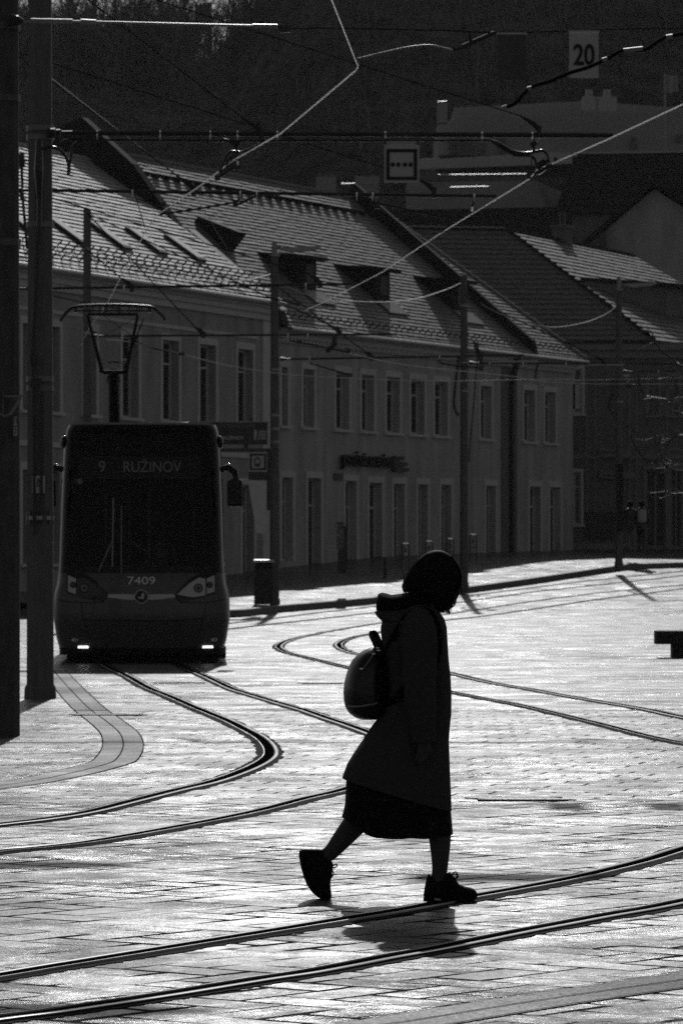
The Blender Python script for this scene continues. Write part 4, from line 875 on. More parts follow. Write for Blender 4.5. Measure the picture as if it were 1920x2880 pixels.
# ------------------------------------------------------------------ tram stop furniture
Db = 117
bd = thing('departure_board', 'black electronic departure board at the tram stop, poking out behind the tram', 'display board', at(680,1250,Db))
m = MB(); m.prism([at(560,1187,Db), at(752,1188,Db), at(752,1250,Db), at(560,1249,Db)], (0,.3,0)); m.build('casing', M_black, bd)
m = MB(); m.prism([at(560,1184,Db-.05), at(756,1185,Db-.05), at(756,1188,Db-.05), at(560,1187,Db-.05)], (0,.4,0)); m.build('top_cover', M_metal, bd)
M_led = emis('led', .2, .12); M_led2 = emis('led_dim', .1, .02)
text('Kapucínska', .20, M_led2, 'stop_name', bd, at(670,1195,Db-.01)); 
for y, s1, s2 in ((1214,'2','4 min'),(1222,'5','9 min'),(1232,'8','12:06')): text(s1, .13, M_led, 'display_text', bd, at(716,y,Db-.01)); text(s2, .13, M_led, 'display_text', bd, at(732,y,Db-.01))
text('RUŽINOV', .12, M_led, 'display_text', bd, at(656,1232,Db-.01))
m = MB(); m.tube([at(706,1190,Db+.1), at(707,1176,Db+.1)], .05, 8); m.build('sensor', M_black, bd)
m = MB(); m.box(at(692,1266,Db+.2), (1.7,.15,.09)); m.box(at(692,1254,Db+.2), (.1,.1,.12)); m.build('support_bar', M_signd, bd)
ss = thing('stop_sign', 'tram stop plate with a tram symbol above the litter bin', 'sign', at(724,1300,Db))
m = MB(); m.prism([at(700,1273,Db), at(751,1273,Db), at(751,1326,Db), at(700,1326,Db)], (0,.04,0)); m.build('panel', M_sign, ss)
def frame_(mb, x0, y0, x1, y1, th, D): 
    for q in ((x0,y0,x1,y0+th),(x0,y1-th,x1,y1),(x0,y0+th,x0+th,y1-th),(x1-th,y0+th,x1,y1-th)): mb.prism([at(q[0],q[1],D), at(q[2],q[1],D), at(q[2],q[3],D), at(q[0],q[3],D)], (0,.01,0))
m = MB(); frame_(m, 703, 1276, 748, 1322, 5, Db-.012); m.build('frame', M_signb, ss)
m = MB(); m.prism([at(716,1304,Db-.012), at(732,1304,Db-.012), at(731,1312,Db-.012), at(717,1312,Db-.012)], (0,.01,0)); m.tube([at(717,1304,Db-.01), at(716,1294,Db-.01), at(719,1290,Db-.01), at(729,1290,Db-.01), at(732,1294,Db-.01), at(731,1304,Db-.01)], .012, 4); m.tube([at(719,1286,Db-.01), at(729,1286,Db-.01)], .01, 4); m.build('tram_symbol', M_signb, ss)
m = MB(); m.prism([at(699,1327,Db), at(751,1327,Db), at(751,1350,Db), at(699,1350,Db)], (0,.04,0)); m.build('line_panel', M_black, ss)
m = MB(); m.prism([at(750,1270,Db+.05), at(760,1270,Db+.05), at(760,1435,Db+.05), at(750,1435,Db+.05)], (0,.15,0)); m.build('post', M_black, ss)
tt = thing('timetable_panel', 'pale timetable panel below the tram stop plate', 'notice board', at(724,1440,Db))
m = MB(); m.prism([at(700,1352,Db), at(748,1352,Db), at(748,1500,Db), at(722,1500,Db), at(700,1368,Db)], (0,.03,0)); m.build('panel', M_trim, tt)
bn = thing('litter_bin', 'dark square litter bin at the tram stop beside the lamp mast', 'litter bin', at(742,1700,118))
c = at(742,1700,118); w_, h_ = .5, 1.12
m = MB(); m.box(c+Vector((0,0,.46)), (w_,.45,.92)); m.box(c+Vector((0,0,.03)), (w_*.8,.4,.06)); m.build('body', M_bin, bn)
m = MB(); m.box(c+Vector((-.22,0,1.0)), (.05,.4,.17)); m.box(c+Vector((.22,0,1.0)), (.05,.4,.17)); m.box(c+Vector((0,.2,1.0)), (.4,.04,.17)); m.build('hood_posts', M_bin, bn)
m = MB(); m.hexa([c+Vector(v) for v in ((-.27,-.25,1.09),(.27,-.25,1.09),(.27,.25,1.09),(-.27,.25,1.09),(-.25,-.23,1.15),(.25,-.23,1.15),(.25,.23,1.17),(-.25,.23,1.17))]); m.build('lid', M_flash, bn)
tot = thing('info_pillar', 'slim upright pillar covered in posters by the doors of the long house', 'pillar', at(962,1612,126))
m = MB(); c = at(962,1612,126); m.box(c+Vector((0,0,.65)), (.24,.22,1.3)); m.build('base', M_black, tot)
m = MB(); m.box(c+Vector((-.05,0,1.0)), (.2,.26,.66)); m.build('poster', mat('poster', .16, .6, .3, var=.9, scale=9), tot)
m = MB(); m.box(c+Vector((-.05,0,1.38)), (.22,.3,.06)); m.build('cap', M_black, tot)
bo = thing('bollard', 'single slim black bollard on the far pavement left of the woman\'s head', 'bollard', at(1083,1628,128))
c = at(1083,1628,128); m = MB(); m.tube([c, c+Vector((0,0,.55)), c+Vector((0,0,.6))], [.05,.05,.04], 10); m.tube([c, c+Vector((0,0,.05))], .08, 10); m.build('post', M_black, bo)
hoop0 = None
for i, (px, tp, bt, D, lb) in enumerate(((1140,1530,1612,128,'left of three black hoop stands by the doors of the long house'),(1206,1524,1604,130,'middle of three black hoop stands, just left of the woman\'s head'),(1265,1518,1596,132,'right of three black hoop stands, behind the top of the woman\'s hair'),(1330,1508,1582,135,'lone black hoop stand between the grey mast and the low window'))):
    c = at(px, bt, D)
    if not hoop0:
        hoop0 = t = thing('hoop_stand', lb, 'hoop stand', c, 'hoop stands along the house wall'); m = MB(); hh = .82
        m.tube([c+Vector((-.1,0,0)), c+Vector((-.1,0,hh-.03)), c+Vector((-.07,0,hh)), c+Vector((.07,0,hh)), c+Vector((.1,0,hh-.03)), c+Vector((.1,0,0))], .022, 8); m.build('hoop', M_black, t)
        m = MB(); m.box(c+Vector((0,0,.45)), (.2,.02,.03)); m.build('cross_bar', M_black, t); m = MB(); m.box(c+Vector((0,-.02,.64)), (.06,.03,.12)); m.build('lock_plate', M_black, t)
    else: dup(hoop0, c, label=lb)
for (x0,y0,x1,y1,lb,cat,shape) in ((1684,1261,1774,1284,'pale rectangular nameplate on the wall behind the right lamp mast','sign','rect'),(1685,1328,1785,1347,'pale rounded board behind the right lamp mast, lower than the rectangular one','sign','oval')):
    o = thing('wall_sign', lb, cat, at((x0+x1)/2,(y0+y1)/2,174)); D = 173.8; m = MB()
    if shape == 'rect': m.prism([at(x0,y0,D), at(x1,y0+6,D), at(x1,y1+4,D), at(x0,y1,D)], (0,.06,0))
    else:
        cx_, cy_, rx, ry = (x0+x1)/2, (y0+y1)/2, (x1-x0)/2, (y1-y0)/2
        m.prism([at(cx_+rx*abs(cos(q))**.5*(1 if cos(q) > 0 else -1), cy_-ry*abs(sin(q))**.6*(1 if sin(q) > 0 else -1), D) for q in [2*pi*(k+.5)/24 for k in range(24)]], (0,.06,0))
    pn = m.build('panel', M_trim3, o)
    text('KAPUCÍNSKA' if shape == 'rect' else 'CAFÉ BAR', .13, M_signb, 'lettering', pn, at((x0+x1)/2-18,(y0+y1)/2,D-.02))
bench = thing('bench', 'dark block bench at the right edge, out on the sunlit paving', 'bench', at(1900,1850,69.5))
c = at(1845,1850,69.5); m = MB(); m.box((c.x+1.6,69.8,.31), (3.2,.62,.205)); m.build('seat', M_stone, bench)
m = MB(); m.box((c.x+1.6,69.8,.10), (2.7,.5,.215)); m.build('base', M_stone, bench)
# bare tree at the right edge, twigs glinting against the light
rt2 = random.Random(11); tb = Vector((10.6, 128, .4))
tr = thing('street_tree', 'bare young tree beyond the right edge whose glinting twigs reach into the picture', 'tree', tb)
m = MB(); m.tube([tb, tb+Vector((-.05,.1,2.2)), tb+Vector((-.1,0,4.2)), tb+Vector((0,0,6.2))], [.14,.11,.08,.03], 8); m.build('trunk', M_bark, tr)
m = MB()
def twig(pts, r): m.tube(catmull(pts, 3), r, 5)
Dt = 127.5
for pts in ([(2010,1250),(1925,1225),(1885,1235),(1850,1298),(1800,1280),(1770,1225)], [(2010,1010),(1930,1030),(1890,1010),(1850,980),(1830,930)], [(2010,1150),(1930,1128),(1890,1125),(1840,1118),(1810,1108),(1795,1065),(1792,1045)],
            [(2010,1200),(1960,1170),(1915,1160),(1880,1150),(1830,1120)], [(2010,1300),(1920,1268),(1880,1262),(1850,1258),(1838,1230),(1850,1210)], [(2010,1330),(1930,1326),(1880,1315),(1862,1292)],
            [(2010,1400),(1925,1388),(1890,1388),(1878,1382)], [(2010,1080),(1925,1118),(1910,1107),(1895,1080)], [(2010,1350),(1920,1310),(1895,1302),(1870,1290)]):
    twig([at(x, y, Dt+rt2.uniform(-.5,.5)) for x, y in pts], [.035]*3+[.02]*(3*(len(pts)-1)-2)); 
    for k in range(6):
        x, y = rt2.choice(pts[1:]); twig([at(x,y,Dt), at(x-rt2.uniform(8,40),y+rt2.uniform(-40,25),Dt), at(x-rt2.uniform(20,60),y+rt2.uniform(-70,30),Dt)], .010)
m.build('crown', M_barkw, tr)

# ------------------------------------------------------------------ tram
M_tbody = mat('tram_paint', .05, .32, .5, var=.06, coat=.25)
M_tblack = mat('tram_black_gloss', .003, .12, .3, var=.1)
M_tdark = mat('tram_underframe', .012, .7, .3)
M_tsilver = mat('tram_silver_trim', .5, .35, .5, metal=.2, var=.05)
M_lens = mat('lamp_lens', .12, .15, .5, var=.1)
M_drl = emis('running_light', .8, 9)
M_inner = mat('tram_interior', .03, .6, .3)
def glass(name, tint, ref=.08):
    m = bpy.data.materials.new(name); m.use_nodes = True; n = m.node_tree.nodes; L = m.node_tree.links; n.remove(n['Principled BSDF'])
    a = n.new('ShaderNodeBsdfTransparent'); a.inputs[0].default_value = (tint, tint, tint, 1); b = n.new('ShaderNodeBsdfGlossy'); b.inputs['Roughness'].default_value = .06; b.inputs[0].default_value = (.8,.8,.8,1)
    fr = n.new('ShaderNodeFresnel'); fr.inputs[0].default_value = 1.45; x = n.new('ShaderNodeMixShader'); L.new(fr.outputs[0], x.inputs[0]); L.new(a.outputs[0], x.inputs[1]); L.new(b.outputs[0], x.inputs[2]); L.new(x.outputs[0], n['Material Output'].inputs[0]); return m
M_glass = glass('tinted_windscreen', .6)
TD = 66.0; TP = FP/TD; TX = (398-CX)/TP; TYAW = radians(1.9)
tram = thing('tram', 'dark modern tram facing the camera, numbered 7409, its display reading RUŽINOV', 'tram', (TX, TD, 0))
OFF[tram.name] = Vector()                         # parts are modelled about the tram's own origin
tram.rotation_euler = (0, 0, TYAW)
def tz(py): return H+(HY-py)/TP
def tx_(px): return (px-398)/TP
WT = [(0.10,1.18),(tz(1852),1.20),(tz(1823),1.205),(tz(1800),1.24),(tz(1743),1.285),(tz(1676),1.285),(tz(1640),1.235),(tz(1586),1.215),(tz(1400),1.19),(tz(1274),1.165),(tz(1225),1.145),(tz(1205),1.125),(tz(1194),1.11),(tz(1188),1.09)]
YT = [(0.1,.10),(tz(1823),.06),(tz(1740),.0),(tz(1640),.02),(tz(1590),.06),(tz(1200),.62),(tz(1188),.72)]
TOPZ = tz(1190); TL = 11.0
def tpt(u, z, off=0):          # u in [-1,1] across the nose
    wd, y0 = interp(WT, z), interp(YT, z); ph = u*pi/2; c, s = abs(cos(ph)), abs(sin(ph))
    return Vector(((wd+off)*(s**.38)*(1 if u >= 0 else -1), y0-off+.75*(1-c**.42), z))
def front_y(x, z):
    wd = interp(WT, z); s = min(.999, (abs(x)/wd))**(1/.38); c = sqrt(max(0, 1-s*s)); return interp(YT, z)+.75*(1-c**.42)
US = [(1 if i >= 32 else -1)*(abs(i-32)/32)**1.7 for i in range(65)]; UB = US[32+21]
def band_mesh(z0, z1, u0=-1, u1=1, nz=8, off=0, sides=None):
    m = MB(); us = [u for u in US if u0-1e-6 <= u <= u1+1e-6]; rows = []
    for i in range(nz+1):
        z = lerp(z0, z1, i/nz); r = [tpt(u, z, off) for u in us]
        if sides: wd = interp(WT, z)+off; r = [Vector((-wd, sides, z))]+r+[Vector((wd, sides, z))]
        rows.append(r)
    m.ring_loft(rows, cap=False, closed=False); return m
zb, zw, zg0, zg1 = tz(1823), tz(1676), tz(1600), tz(1205)
band_mesh(zb, tz(1612), nz=14, sides=TL).build('body', M_tbody, tram, True, fix=False)
m = band_mesh(tz(1612), tz(1592), nz=2, off=.001, sides=TL); m.build('window_frame', M_tblack, tram, True, fix=False)
m = band_mesh(.12, zb, nz=3, off=-.0, sides=TL); m.build('skirt', M_tdark, tram, True, fix=False)
# opaque black surround, display window and windscreen
m = band_mesh(tz(1345), TOPZ, nz=10, sides=TL); m.build('roof_fascia', M_tblack, tram, True, fix=False)
m = band_mesh(tz(1592), tz(1345), -1, -UB, nz=8, sides=None); m.build('corner_post', M_tblack, tram, True, fix=False)
m = band_mesh(tz(1592), tz(1345), UB, 1, nz=8, sides=None); m.build('corner_post', M_tblack, tram, True, fix=False)
m = MB()
for s_ in (-1, 1):
    a = [Vector((s_*interp(WT,z), y, z)) for z in (tz(1592), tz(1345)) for y in (.75, TL)]
    m.add(a, [(0,1,3,2)])
m.build('side_windows', M_tblack, tram)
m = band_mesh(tz(1592), tz(1345), -UB, UB, nz=10); m.build('windscreen', M_glass, tram, True, fix=False)
m = MB(); r0 = [tpt(u, TOPZ) for u in US]; wd = interp(WT, TOPZ); r0 = [Vector((-wd,TL,TOPZ))]+r0+[Vector((wd,TL,TOPZ))]
m.add(r0, [tuple(range(len(r0)))]); m.add([Vector((-wd,1.6,TOPZ+.0)), Vector((wd,1.6,TOPZ)), Vector((wd*.9,1.7,TOPZ+.06)), Vector((-wd*.9,1.7,TOPZ+.06)), Vector((wd*.9,TL,TOPZ+.06)), Vector((-wd*.9,TL,TOPZ+.06))], [(0,1,2,3),(3,2,4,5)])
m.build('roof', M_tbody, tram)
m = MB(); m.box((-.12,3.2,TOPZ+.03), (1.2,1.5,.05)); m.box((.38,4.4,TOPZ+.05), (.62,1.4,.08)); m.build('roof_equipment', M_tdark, tram)
m = MB(); m.tube([(-.62,2.42,TOPZ+.06),(.1,2.42,TOPZ+.06)], .018, 8); m.tube([(.1,2.42,TOPZ+.06),(.1,3.6,TOPZ+.10),(.68,3.6,TOPZ+.10)], .018, 8); m.tube([(-1.02,1.3,TOPZ+.005),(1.02,1.3,TOPZ+.005)], .010, 6); m.build('roof_edge_glint', M_copper, tram)  # added bright tubes stand in for sunlit roof edges
m = MB(); 
a = [Vector((s_*interp(WT,z), TL, z)) for z in (.12, TOPZ) for s_ in (-1, 1)]; m.add(a, [(0,1,3,2)]); m.build('end_wall', M_tdark, tram)
m = MB(); m.box((0,TL/2+.6,.55), (2.3,TL-1.4,.06)); m.box((0,TL/2+.8,TOPZ-.25), (2.2,TL-1.8,.05)); m.box((0,.98,.95), (2.0,.5,.45)); m.box((-.7,3.2,1.6), (.9,.05,2.1)); m.build('interior', M_inner, tram)
m = MB()
for x, y in ((-.55,1.6),(-.2,1.9),(.1,1.5),(.75,2.4)): m.tube([(x,y,.95), (x,y,2.9)], .018, 6)
m.tube([(-.55,1.6,2.0),(.1,1.5,1.6)], .015, 6); m.build('grab_poles', M_metal, tram)
# drape a flat outline over the nose
def drape(polys, name, mt, parent, off=.012, th=0):
    bm = bmesh.new()
    for poly in polys:
        vs = [bm.verts.new((tx_(x), 0, tz(y))) for x, y in poly]; bm.faces.new(vs)
    bmesh.ops.triangulate(bm, faces=bm.faces[:])
    for _ in range(3): bmesh.ops.subdivide_edges(bm, edges=[e for e in bm.edges if e.calc_length() > .05], cuts=1, use_grid_fill=True)
    bmesh.ops.triangulate(bm, faces=bm.faces[:])
    for v in bm.verts: v.co.y = front_y(v.co.x, v.co.z)-off
    bmesh.ops.recalc_face_normals(bm, faces=bm.faces)
    me = bpy.data.meshes.new(name); bm.to_mesh(me); bm.free(); me.materials.append(mt)
    o = bpy.data.objects.new(name, me); COL.objects.link(o); o.parent = parent; OFF[o.name] = Vector(); return o
def circ(cx, cy, r, n=24, ry=None): return [(cx+r*cos(2*pi*k/n), cy+(ry or r)*sin(2*pi*k/n)) for k in range(n)]
def zc_(x, y): return (x/2.24, 1140+y/2.24)
def mir(p): return [(398*2-x, y) for x, y in p]
hl = [(189,1602),(189,1668),(228,1682),(290,1692),(306,1671),(268,1631),(232,1609)]
for k, pl_ in enumerate((hl, mir(hl))):
    hd = drape([pl_], 'headlight_housing', M_tblack, tram, .010)
    f = (lambda p: p) if k == 0 else mir
    drape([f([(192,1618),(192,1664),(214,1671),(214,1627)])], 'reflector', M_tsilver, hd, .016); drape([f([(218,1628),(218,1674),(252,1680),(298,1672),(262,1640),(236,1624)])], 'reflector', M_tsilver if k else M_signd, hd, .016)
    drape([f(circ(206,1645,9))], 'lamp', M_signb, hd, .022); drape([f(circ(238,1654,13))], 'lamp', M_signb, hd, .022); drape([f(circ(238,1654,10))], 'lens', M_lens, hd, .026); drape([f(circ(206,1645,6))], 'lens', M_signd, hd, .026); drape([f(circ(238,1654,4))], 'bulb', M_signb, hd, .03)
drape([[(306,1671),(302,1680),(350,1686),(392,1688),(392,1673),(350,1671)]], 'chrome_strip', M_tsilver, tram, .012); drape([mir([(306,1671),(302,1680),(350,1686),(392,1688),(392,1673),(350,1671)])], 'chrome_strip', M_tsilver, tram, .012)
em = drape([circ(413-15,1678,20)], 'emblem', M_tsilver, tram, .03); drape([circ(398,1678,17.5)], 'emblem_ring', M_signb, em, .034); drape([circ(398,1678,15)], 'emblem_disc', M_signd, em, .038)
drape([circ(398,1678,12)], 'emblem_field', M_signb, em, .041)
drape([[(391,1684),(405,1684),(405,1681),(391,1681)], [(396,1681),(399,1670),(404,1667),(407,1673),(405,1681)], [(391,1681),(388,1677),(394,1679),(395,1681)]], 'winged_arrow', M_tsilver, em, .046)
def txt_front(s, px, py, size, mt, name, off=.03, sx=1, par=None, bold=0): 
    o = text(s, size, mt, name, par or tram, (0,0,0), sx=sx, ext=.002, bold=bold)
    for v in o.data.vertices:
        v.co.x += tx_(px); v.co.z += tz(py); v.co.y = v.co.y+min(front_y(tx_(px), v.co.z), 9)-off
    return o
M_num = mat('tram_number', .9, .5, .3, var=.03)
txt_front('7409', 409-11, 1634, .16, M_num, 'fleet_number', sx=1.3)
ds = drape([[(222,1282),(222,1341),(566,1341),(566,1282)]], 'display', mat('display_glass', .012, .2, .4), tram, .012)
M_dsp = emis('display_text', .14, .022)
txt_front('9', 286, 1313, .24, M_dsp, 'route_number', .035, .9, ds); txt_front('RUŽINOV', 427, 1313, .225, M_dsp, 'destination', .035, .86, ds)
drape([[(222,1342),(222,1344),(566,1344),(566,1342)]], 'display_rim', M_signd, tram, .016)
# seams
def seam(pts, r=.006):
    m = MB(); pp = []
    for a, b in zip(pts, pts[1:]):
        for k in range(8): pp.append((lerp(a[0],b[0],k/8), lerp(a[1],b[1],k/8)))
    pp.append(pts[-1]); m.tube([Vector((tx_(x), front_y(tx_(x), tz(y))-.002, tz(y))) for x, y in pp], r, 4); return m
for pts in ([(229,1695),(236,1740),(262,1822)], mir([(215,1695),(224,1740),(248,1822)]), [(236,1742),(320,1746),(480,1746),(572,1740)], [(160,1686),(189,1692),(228,1695),(290,1694),(306,1674)], mir([(160,1686),(189,1692),(228,1695),(290,1694),(306,1674)])):
    seam(pts).build('panel_seam', M_signb, tram)
for cx_ in (211, 2*398-193): 
    o = drape([circ(cx_,1800,9,16,4.5)], 'fog_lamp', M_num, tram, .014); drape([circ(cx_+2,1800,3.5,12,3)], 'bulb', M_signd, o, .018)
for x0 in (220, 570):
    m = MB()
    for k in range(7):
        x = tx_(x0+k*4.2+2); m.box((x, front_y(x, tz(1820))-.012, tz(1820)), (.017,.02,.03))
    o = m.build('running_light', M_drl, tram)
# mirrors and corner cameras
for s_ in (1, -1):
    m = MB(); bx = s_*1.17; m.tube([(bx,.55,tz(1318)), (bx+s_*.10,.45,tz(1312)), (bx+s_*.19,.38,tz(1328)), (bx+s_*.21,.36,tz(1350))], [.05,.055,.05,.04], 8); mo = m.build('mirror_arm', M_tblack, tram, True)
    m = MB(); x0, x1 = bx+s_*.08, bx+s_*.30; xm = (x0+x1)/2; rr = []
    for z, k in ((tz(1424),.85),(tz(1418),1),(tz(1360),1),(tz(1350),.92),(tz(1346),.6)): rr.append([Vector((xm+cos(2*pi*(q+.5)/12)*abs(cos(2*pi*(q+.5)/12))**-.5*.115*k, .36+.07*sin(2*pi*(q+.5)/12)*k, z)) for q in range(12)])
    m.ring_loft(rr); m.build('mirror', M_tblack, mo)
    m = MB(); m.sphere((s_*(interp(WT, tz(1235))-.01),.95,tz(1240)), .10, 12, 8, (.6,1.5,1.05)); m.build('corner_pod', M_tblack, tram, True)
m = MB(); m.box((tx_(625),.9,tz(1838)), (.12,.5,.17)); m.box((tx_(400),.75,tz(1852)), (2.2,.6,.10)); m.build('bumper', M_tdark, tram)
wpj = MB(); wpj.tube([(-.62,front_y(-.62,tz(1608))-.03,tz(1608)), (-.42,front_y(-.42,tz(1520))-.04,tz(1520)), (-.40,front_y(-.4,tz(1430))-.04,tz(1430))], .010, 5); wpj.tube([(-.42,front_y(-.42,tz(1595))-.05,tz(1595)), (-.41,front_y(-.41,tz(1400))-.05,tz(1400))], .012, 5); wpj.tube([(-.29,front_y(-.29,tz(1612))-.04,tz(1612)), (-.29,front_y(-.29,tz(1422))-.04,tz(1422))], .008, 5); wpj.build('wiper', M_metal, tram)
# wheels
for y in (2.2, 4.0):
    for x in (-.5, .5): m = MB(); m.tube([(x-.05,y,.31),(x+.05,y,.31)], .31, 20); m.build('wheel', M_tdark, tram)
# pantograph (photo scale at 74 m)
PD = 8.0
def pt(px, py, dy=0):
    q = at(px, py, TD+PD); return Matrix.Rotation(-TYAW, 3, 'Z')@(q-Vector((TX, TD, 0)))+Vector((0,dy,0))
pan = thing('pantograph', None, None, (0,0,0)); OFF[pan.name] = Vector(); pan.parent = tram
def pz(x, y): return (150+x/4.48, 820+y/4.48)
m = MB()
for dy in (-.12, .12): m.tube(catmull([pt(*pz(x, y), dy) for x, y in ((95,375),(110,335),(180,250),(250,205),(400,182),(750,172),(1080,182),(1240,200),(1310,240),(1390,320),(1408,370))], 4), .022, 8)
m.build('collector_head', M_black, pan, True)
m = MB()
for y in (243, 288): m.tube([pt(*pz(430 if y == 288 else 285, y)), pt(*pz(1070 if y == 288 else 1215, y))], .028 if y == 288 else .014, 6)
for x in (285,430,505,590,665,830,960,1060,1110,1215): m.box(pt(*pz(x,228)), (.05 if x in (285,665,830,1215) else .02,.22,.10))
m.build('head_frame', M_black, pan)
m = MB()
for P, Q, r in (((435,300),(610,990),.030),((1065,300),(925,990),.030),((1145,330),(1000,700),.012),((1000,700),(900,960),.012),((620,295),(1000,560),.006),((1060,320),(560,600),.004)): m.tube([pt(*pz(*P)), pt(*pz(*Q))], [r*.8, r*1.2], 6)
m.build('upper_arm', M_tdark, pan)
m = MB(); m.tube([pt(*pz(590,985)), pt(*pz(640,1015)), pt(*pz(880,1015)), pt(*pz(930,985))], .035, 8); m.tube([pt(*pz(612,905)), pt(*pz(760,885)), pt(*pz(915,905))], .012, 6); m.build('knee', M_tdark, pan)
m = MB()
for a_, b_, y in ((612,690,900),(832,915,900),(640,725,965),(806,868,965)): m.tube([pt(*pz(a_,y),-.02), pt(*pz(b_,y),-.02)], .010, 6)
m.build('knee_rods', M_copper, pan)
m = MB(); m.tube([pt(*pz(760,1020)), pt(*pz(758,1700),1.2)], [.08,.09], 8); m.build('lower_arm', M_tdark, pan)
m = MB()
for s_ in (-1, 1): m.tube(catmull([pt(*pz(760+s_*30,1030)), pt(*pz(760+s_*65,1070)), pt(*pz(760+s_*75,1140)), pt(*pz(760+s_*55,1150))], 4), .014, 6)
m.build('shunt_cable', M_cable, pan)
m = MB(); m.box((0,PD+.8,TOPZ+.12), (1.3,1.6,.12)); m.build('pantograph_base', M_tdark, pan)

# ------------------------------------------------------------------ people
M_skin = mat('skin', .06, .6, .3, var=.05); M_hair = mat('hair', .008, .75, .15, var=.2, stretch=(60,60,3)); M_coat = mat('wool_coat', .06, .95, .05, var=.12, scale=60, bump=.5, bscale=160)
M_scarf = mat('black_cotton', .008, .9, .1, var=.2); M_shoe = mat('black_suede', .010, .85, .15, var=.2); M_sole = mat('rubber_sole', .012, .7, .2)
M_bag = mat('patent_leather', .008, .30, .45, var=.2, bump=1, bscale=9)
M_rim_strand = mat('rim_lit_strand', .07, .35, .6)  # lighter than the hair: rim light put into the strand colour
def floral():
    m = mat('floral_skirt', .010, .85, .15); n = m.node_tree.nodes; L = m.node_tree.links; p = n['Principled BSDF']; v = n.new('ShaderNodeTexVoronoi'); v.inputs['Scale'].default_value = 38
    tc = n['Texture Coordinate']; L.new(tc.outputs['Object'], v.inputs['Vector']); r = n.new('ShaderNodeMapRange'); r.inputs[1].default_value = .2; r.inputs[2].default_value = .34; r.inputs[3].default_value = .05; r.inputs[4].default_value = .010
    L.new(v.outputs['Distance'], r.inputs[0]); q = n.new('ShaderNodeTexNoise'); q.inputs['Scale'].default_value = 14; L.new(tc.outputs['Object'], q.inputs['Vector'])
    g = n.new('ShaderNodeMath'); g.operation = 'GREATER_THAN'; g.inputs[1].default_value = .52; L.new(q.outputs[0], g.inputs[0]); x = n.new('ShaderNodeMix'); x.inputs[2].default_value = .010
    L.new(g.outputs[0], x.inputs[0]); L.new(r.outputs[0], x.inputs[3]); L.new(x.outputs[0], p.inputs['Base Color']); return m
M_skirt = floral()
def skin_body(name, verts, edges, parent, mt, sub=2):
    """verts: (x,y,z,rx,ry); one continuous skinned surface"""
    me = bpy.data.meshes.new(name); me.from_pydata([v[:3] for v in verts], edges, []); o = bpy.data.objects.new(name+'_cage', me); COL.objects.link(o)
    sk = o.modifiers.new('s', 'SKIN'); sk.use_smooth_shade = True
    for i, v in enumerate(verts): me.skin_vertices[0].data[i].radius = (v[3], v[4] if len(v) > 4 else v[3])
    me.skin_vertices[0].data[0].use_root = True
    ss_ = o.modifiers.new('d', 'SUBSURF'); ss_.levels = sub; ss_.render_levels = sub
    dg = bpy.context.evaluated_depsgraph_get(); m2 = bpy.data.meshes.new_from_object(o.evaluated_get(dg)); bpy.data.objects.remove(o)
    off = OFF.get(parent.name, Vector()); m2.materials.clear(); m2.materials.append(mt); m2.name = name
    for v in m2.vertices: v.co -= off
    m2.polygons.foreach_set('use_smooth', [True]*len(m2.polygons)); ob = bpy.data.objects.new(name, m2); COL.objects.link(ob); ob.parent = parent; OFF[ob.name] = off; return ob
WD = 21.05; WP = FP/WD
woman = thing('person', 'woman walking with bowed head in a long coat, floral skirt and trainers', 'person', at(1120,2532,WD))
def wq(zx, zy, dy=0): return Vector(((800+zx/2.063-CX)/WP, WD+dy, H-((1500+zy/2.063)-HY)/WP))
k_ = 1/(2.063*WP)
V = []; E = []
def node(zx, zy, dy, r, r2=None, par=None):
    p = wq(zx, zy, dy); V.append((p.x, p.y, p.z, r, r2 or r)); i = len(V)-1
    if par is not None: E.append((par, i))
    return i
pel = node(740,1130,0,.15,.12); 
wa = node(755,950,0,.125,.10,pel); chs = node(760,700,0,.14,.115,wa); nb = node(775,520,0,.10,.08,chs); nk = node(815,420,0,.052,.052,nb); hd0 = node(862,330,0,.075,.072,nk); hd1 = node(872,240,0,.094,.080,hd0); hd2 = node(868,160,0,.06,.055,hd1)
fc0 = node(930,300,0,.055,.05,hd1); nose = node(972,325,0,.016,.016,fc0); chin = node(930,375,0,.03,.03,hd0)
for s_ in (-1, 1):
    sh = node(765,530,s_*.15,.065,None,nb)
    if s_ < 0: el = node(775,850,-.215,.045,None,sh); wr = node(800,1165,-.225,.028,None,el); pal = node(796,1225,-.228,.036,.018,wr); fdir = 1
    else: el = node(740,840,.215,.045,None,sh); wr = node(790,1130,.215,.028,None,el); pal = node(805,1190,.215,.036,.018,wr); fdir = 1
    px_, py_ = (796,1225) if s_ < 0 else (805,1190)
    for j, (dx, l, dd) in enumerate(((-26,62,0),(-9,76,.004),(8,72,.004),(24,56,0))):
        a = node(px_+dx, py_+38, s_*.226-dd, .0105, None, pal); b_ = node(px_+dx-6, py_+38+l*.5, s_*.228-dd, .0095, None, a); node(px_+dx-22, py_+38+l*.85, s_*.222-dd, .008, None, b_)
    a = node(px_+34, py_+2, s_*.21, .012, None, pal); b_ = node(px_+46, py_+34, s_*.205, .011, None, a); node(px_+38, py_+62, s_*.203, .009, None, b_)
h1_ = node(770,1230,-.08,.09,.09,pel); k1 = node(872,1560,-.085,.058,None,h1_); c1 = node(898,1740,-.085,.058,None,k1); c1b = node(900,1830,-.085,.048,None,c1); an = node(898,1945,-.085,.038,.036,c1b); he = node(880,2060,-.085,.034,None,an); to = node(1020,2095,-.085,.028,None,he)
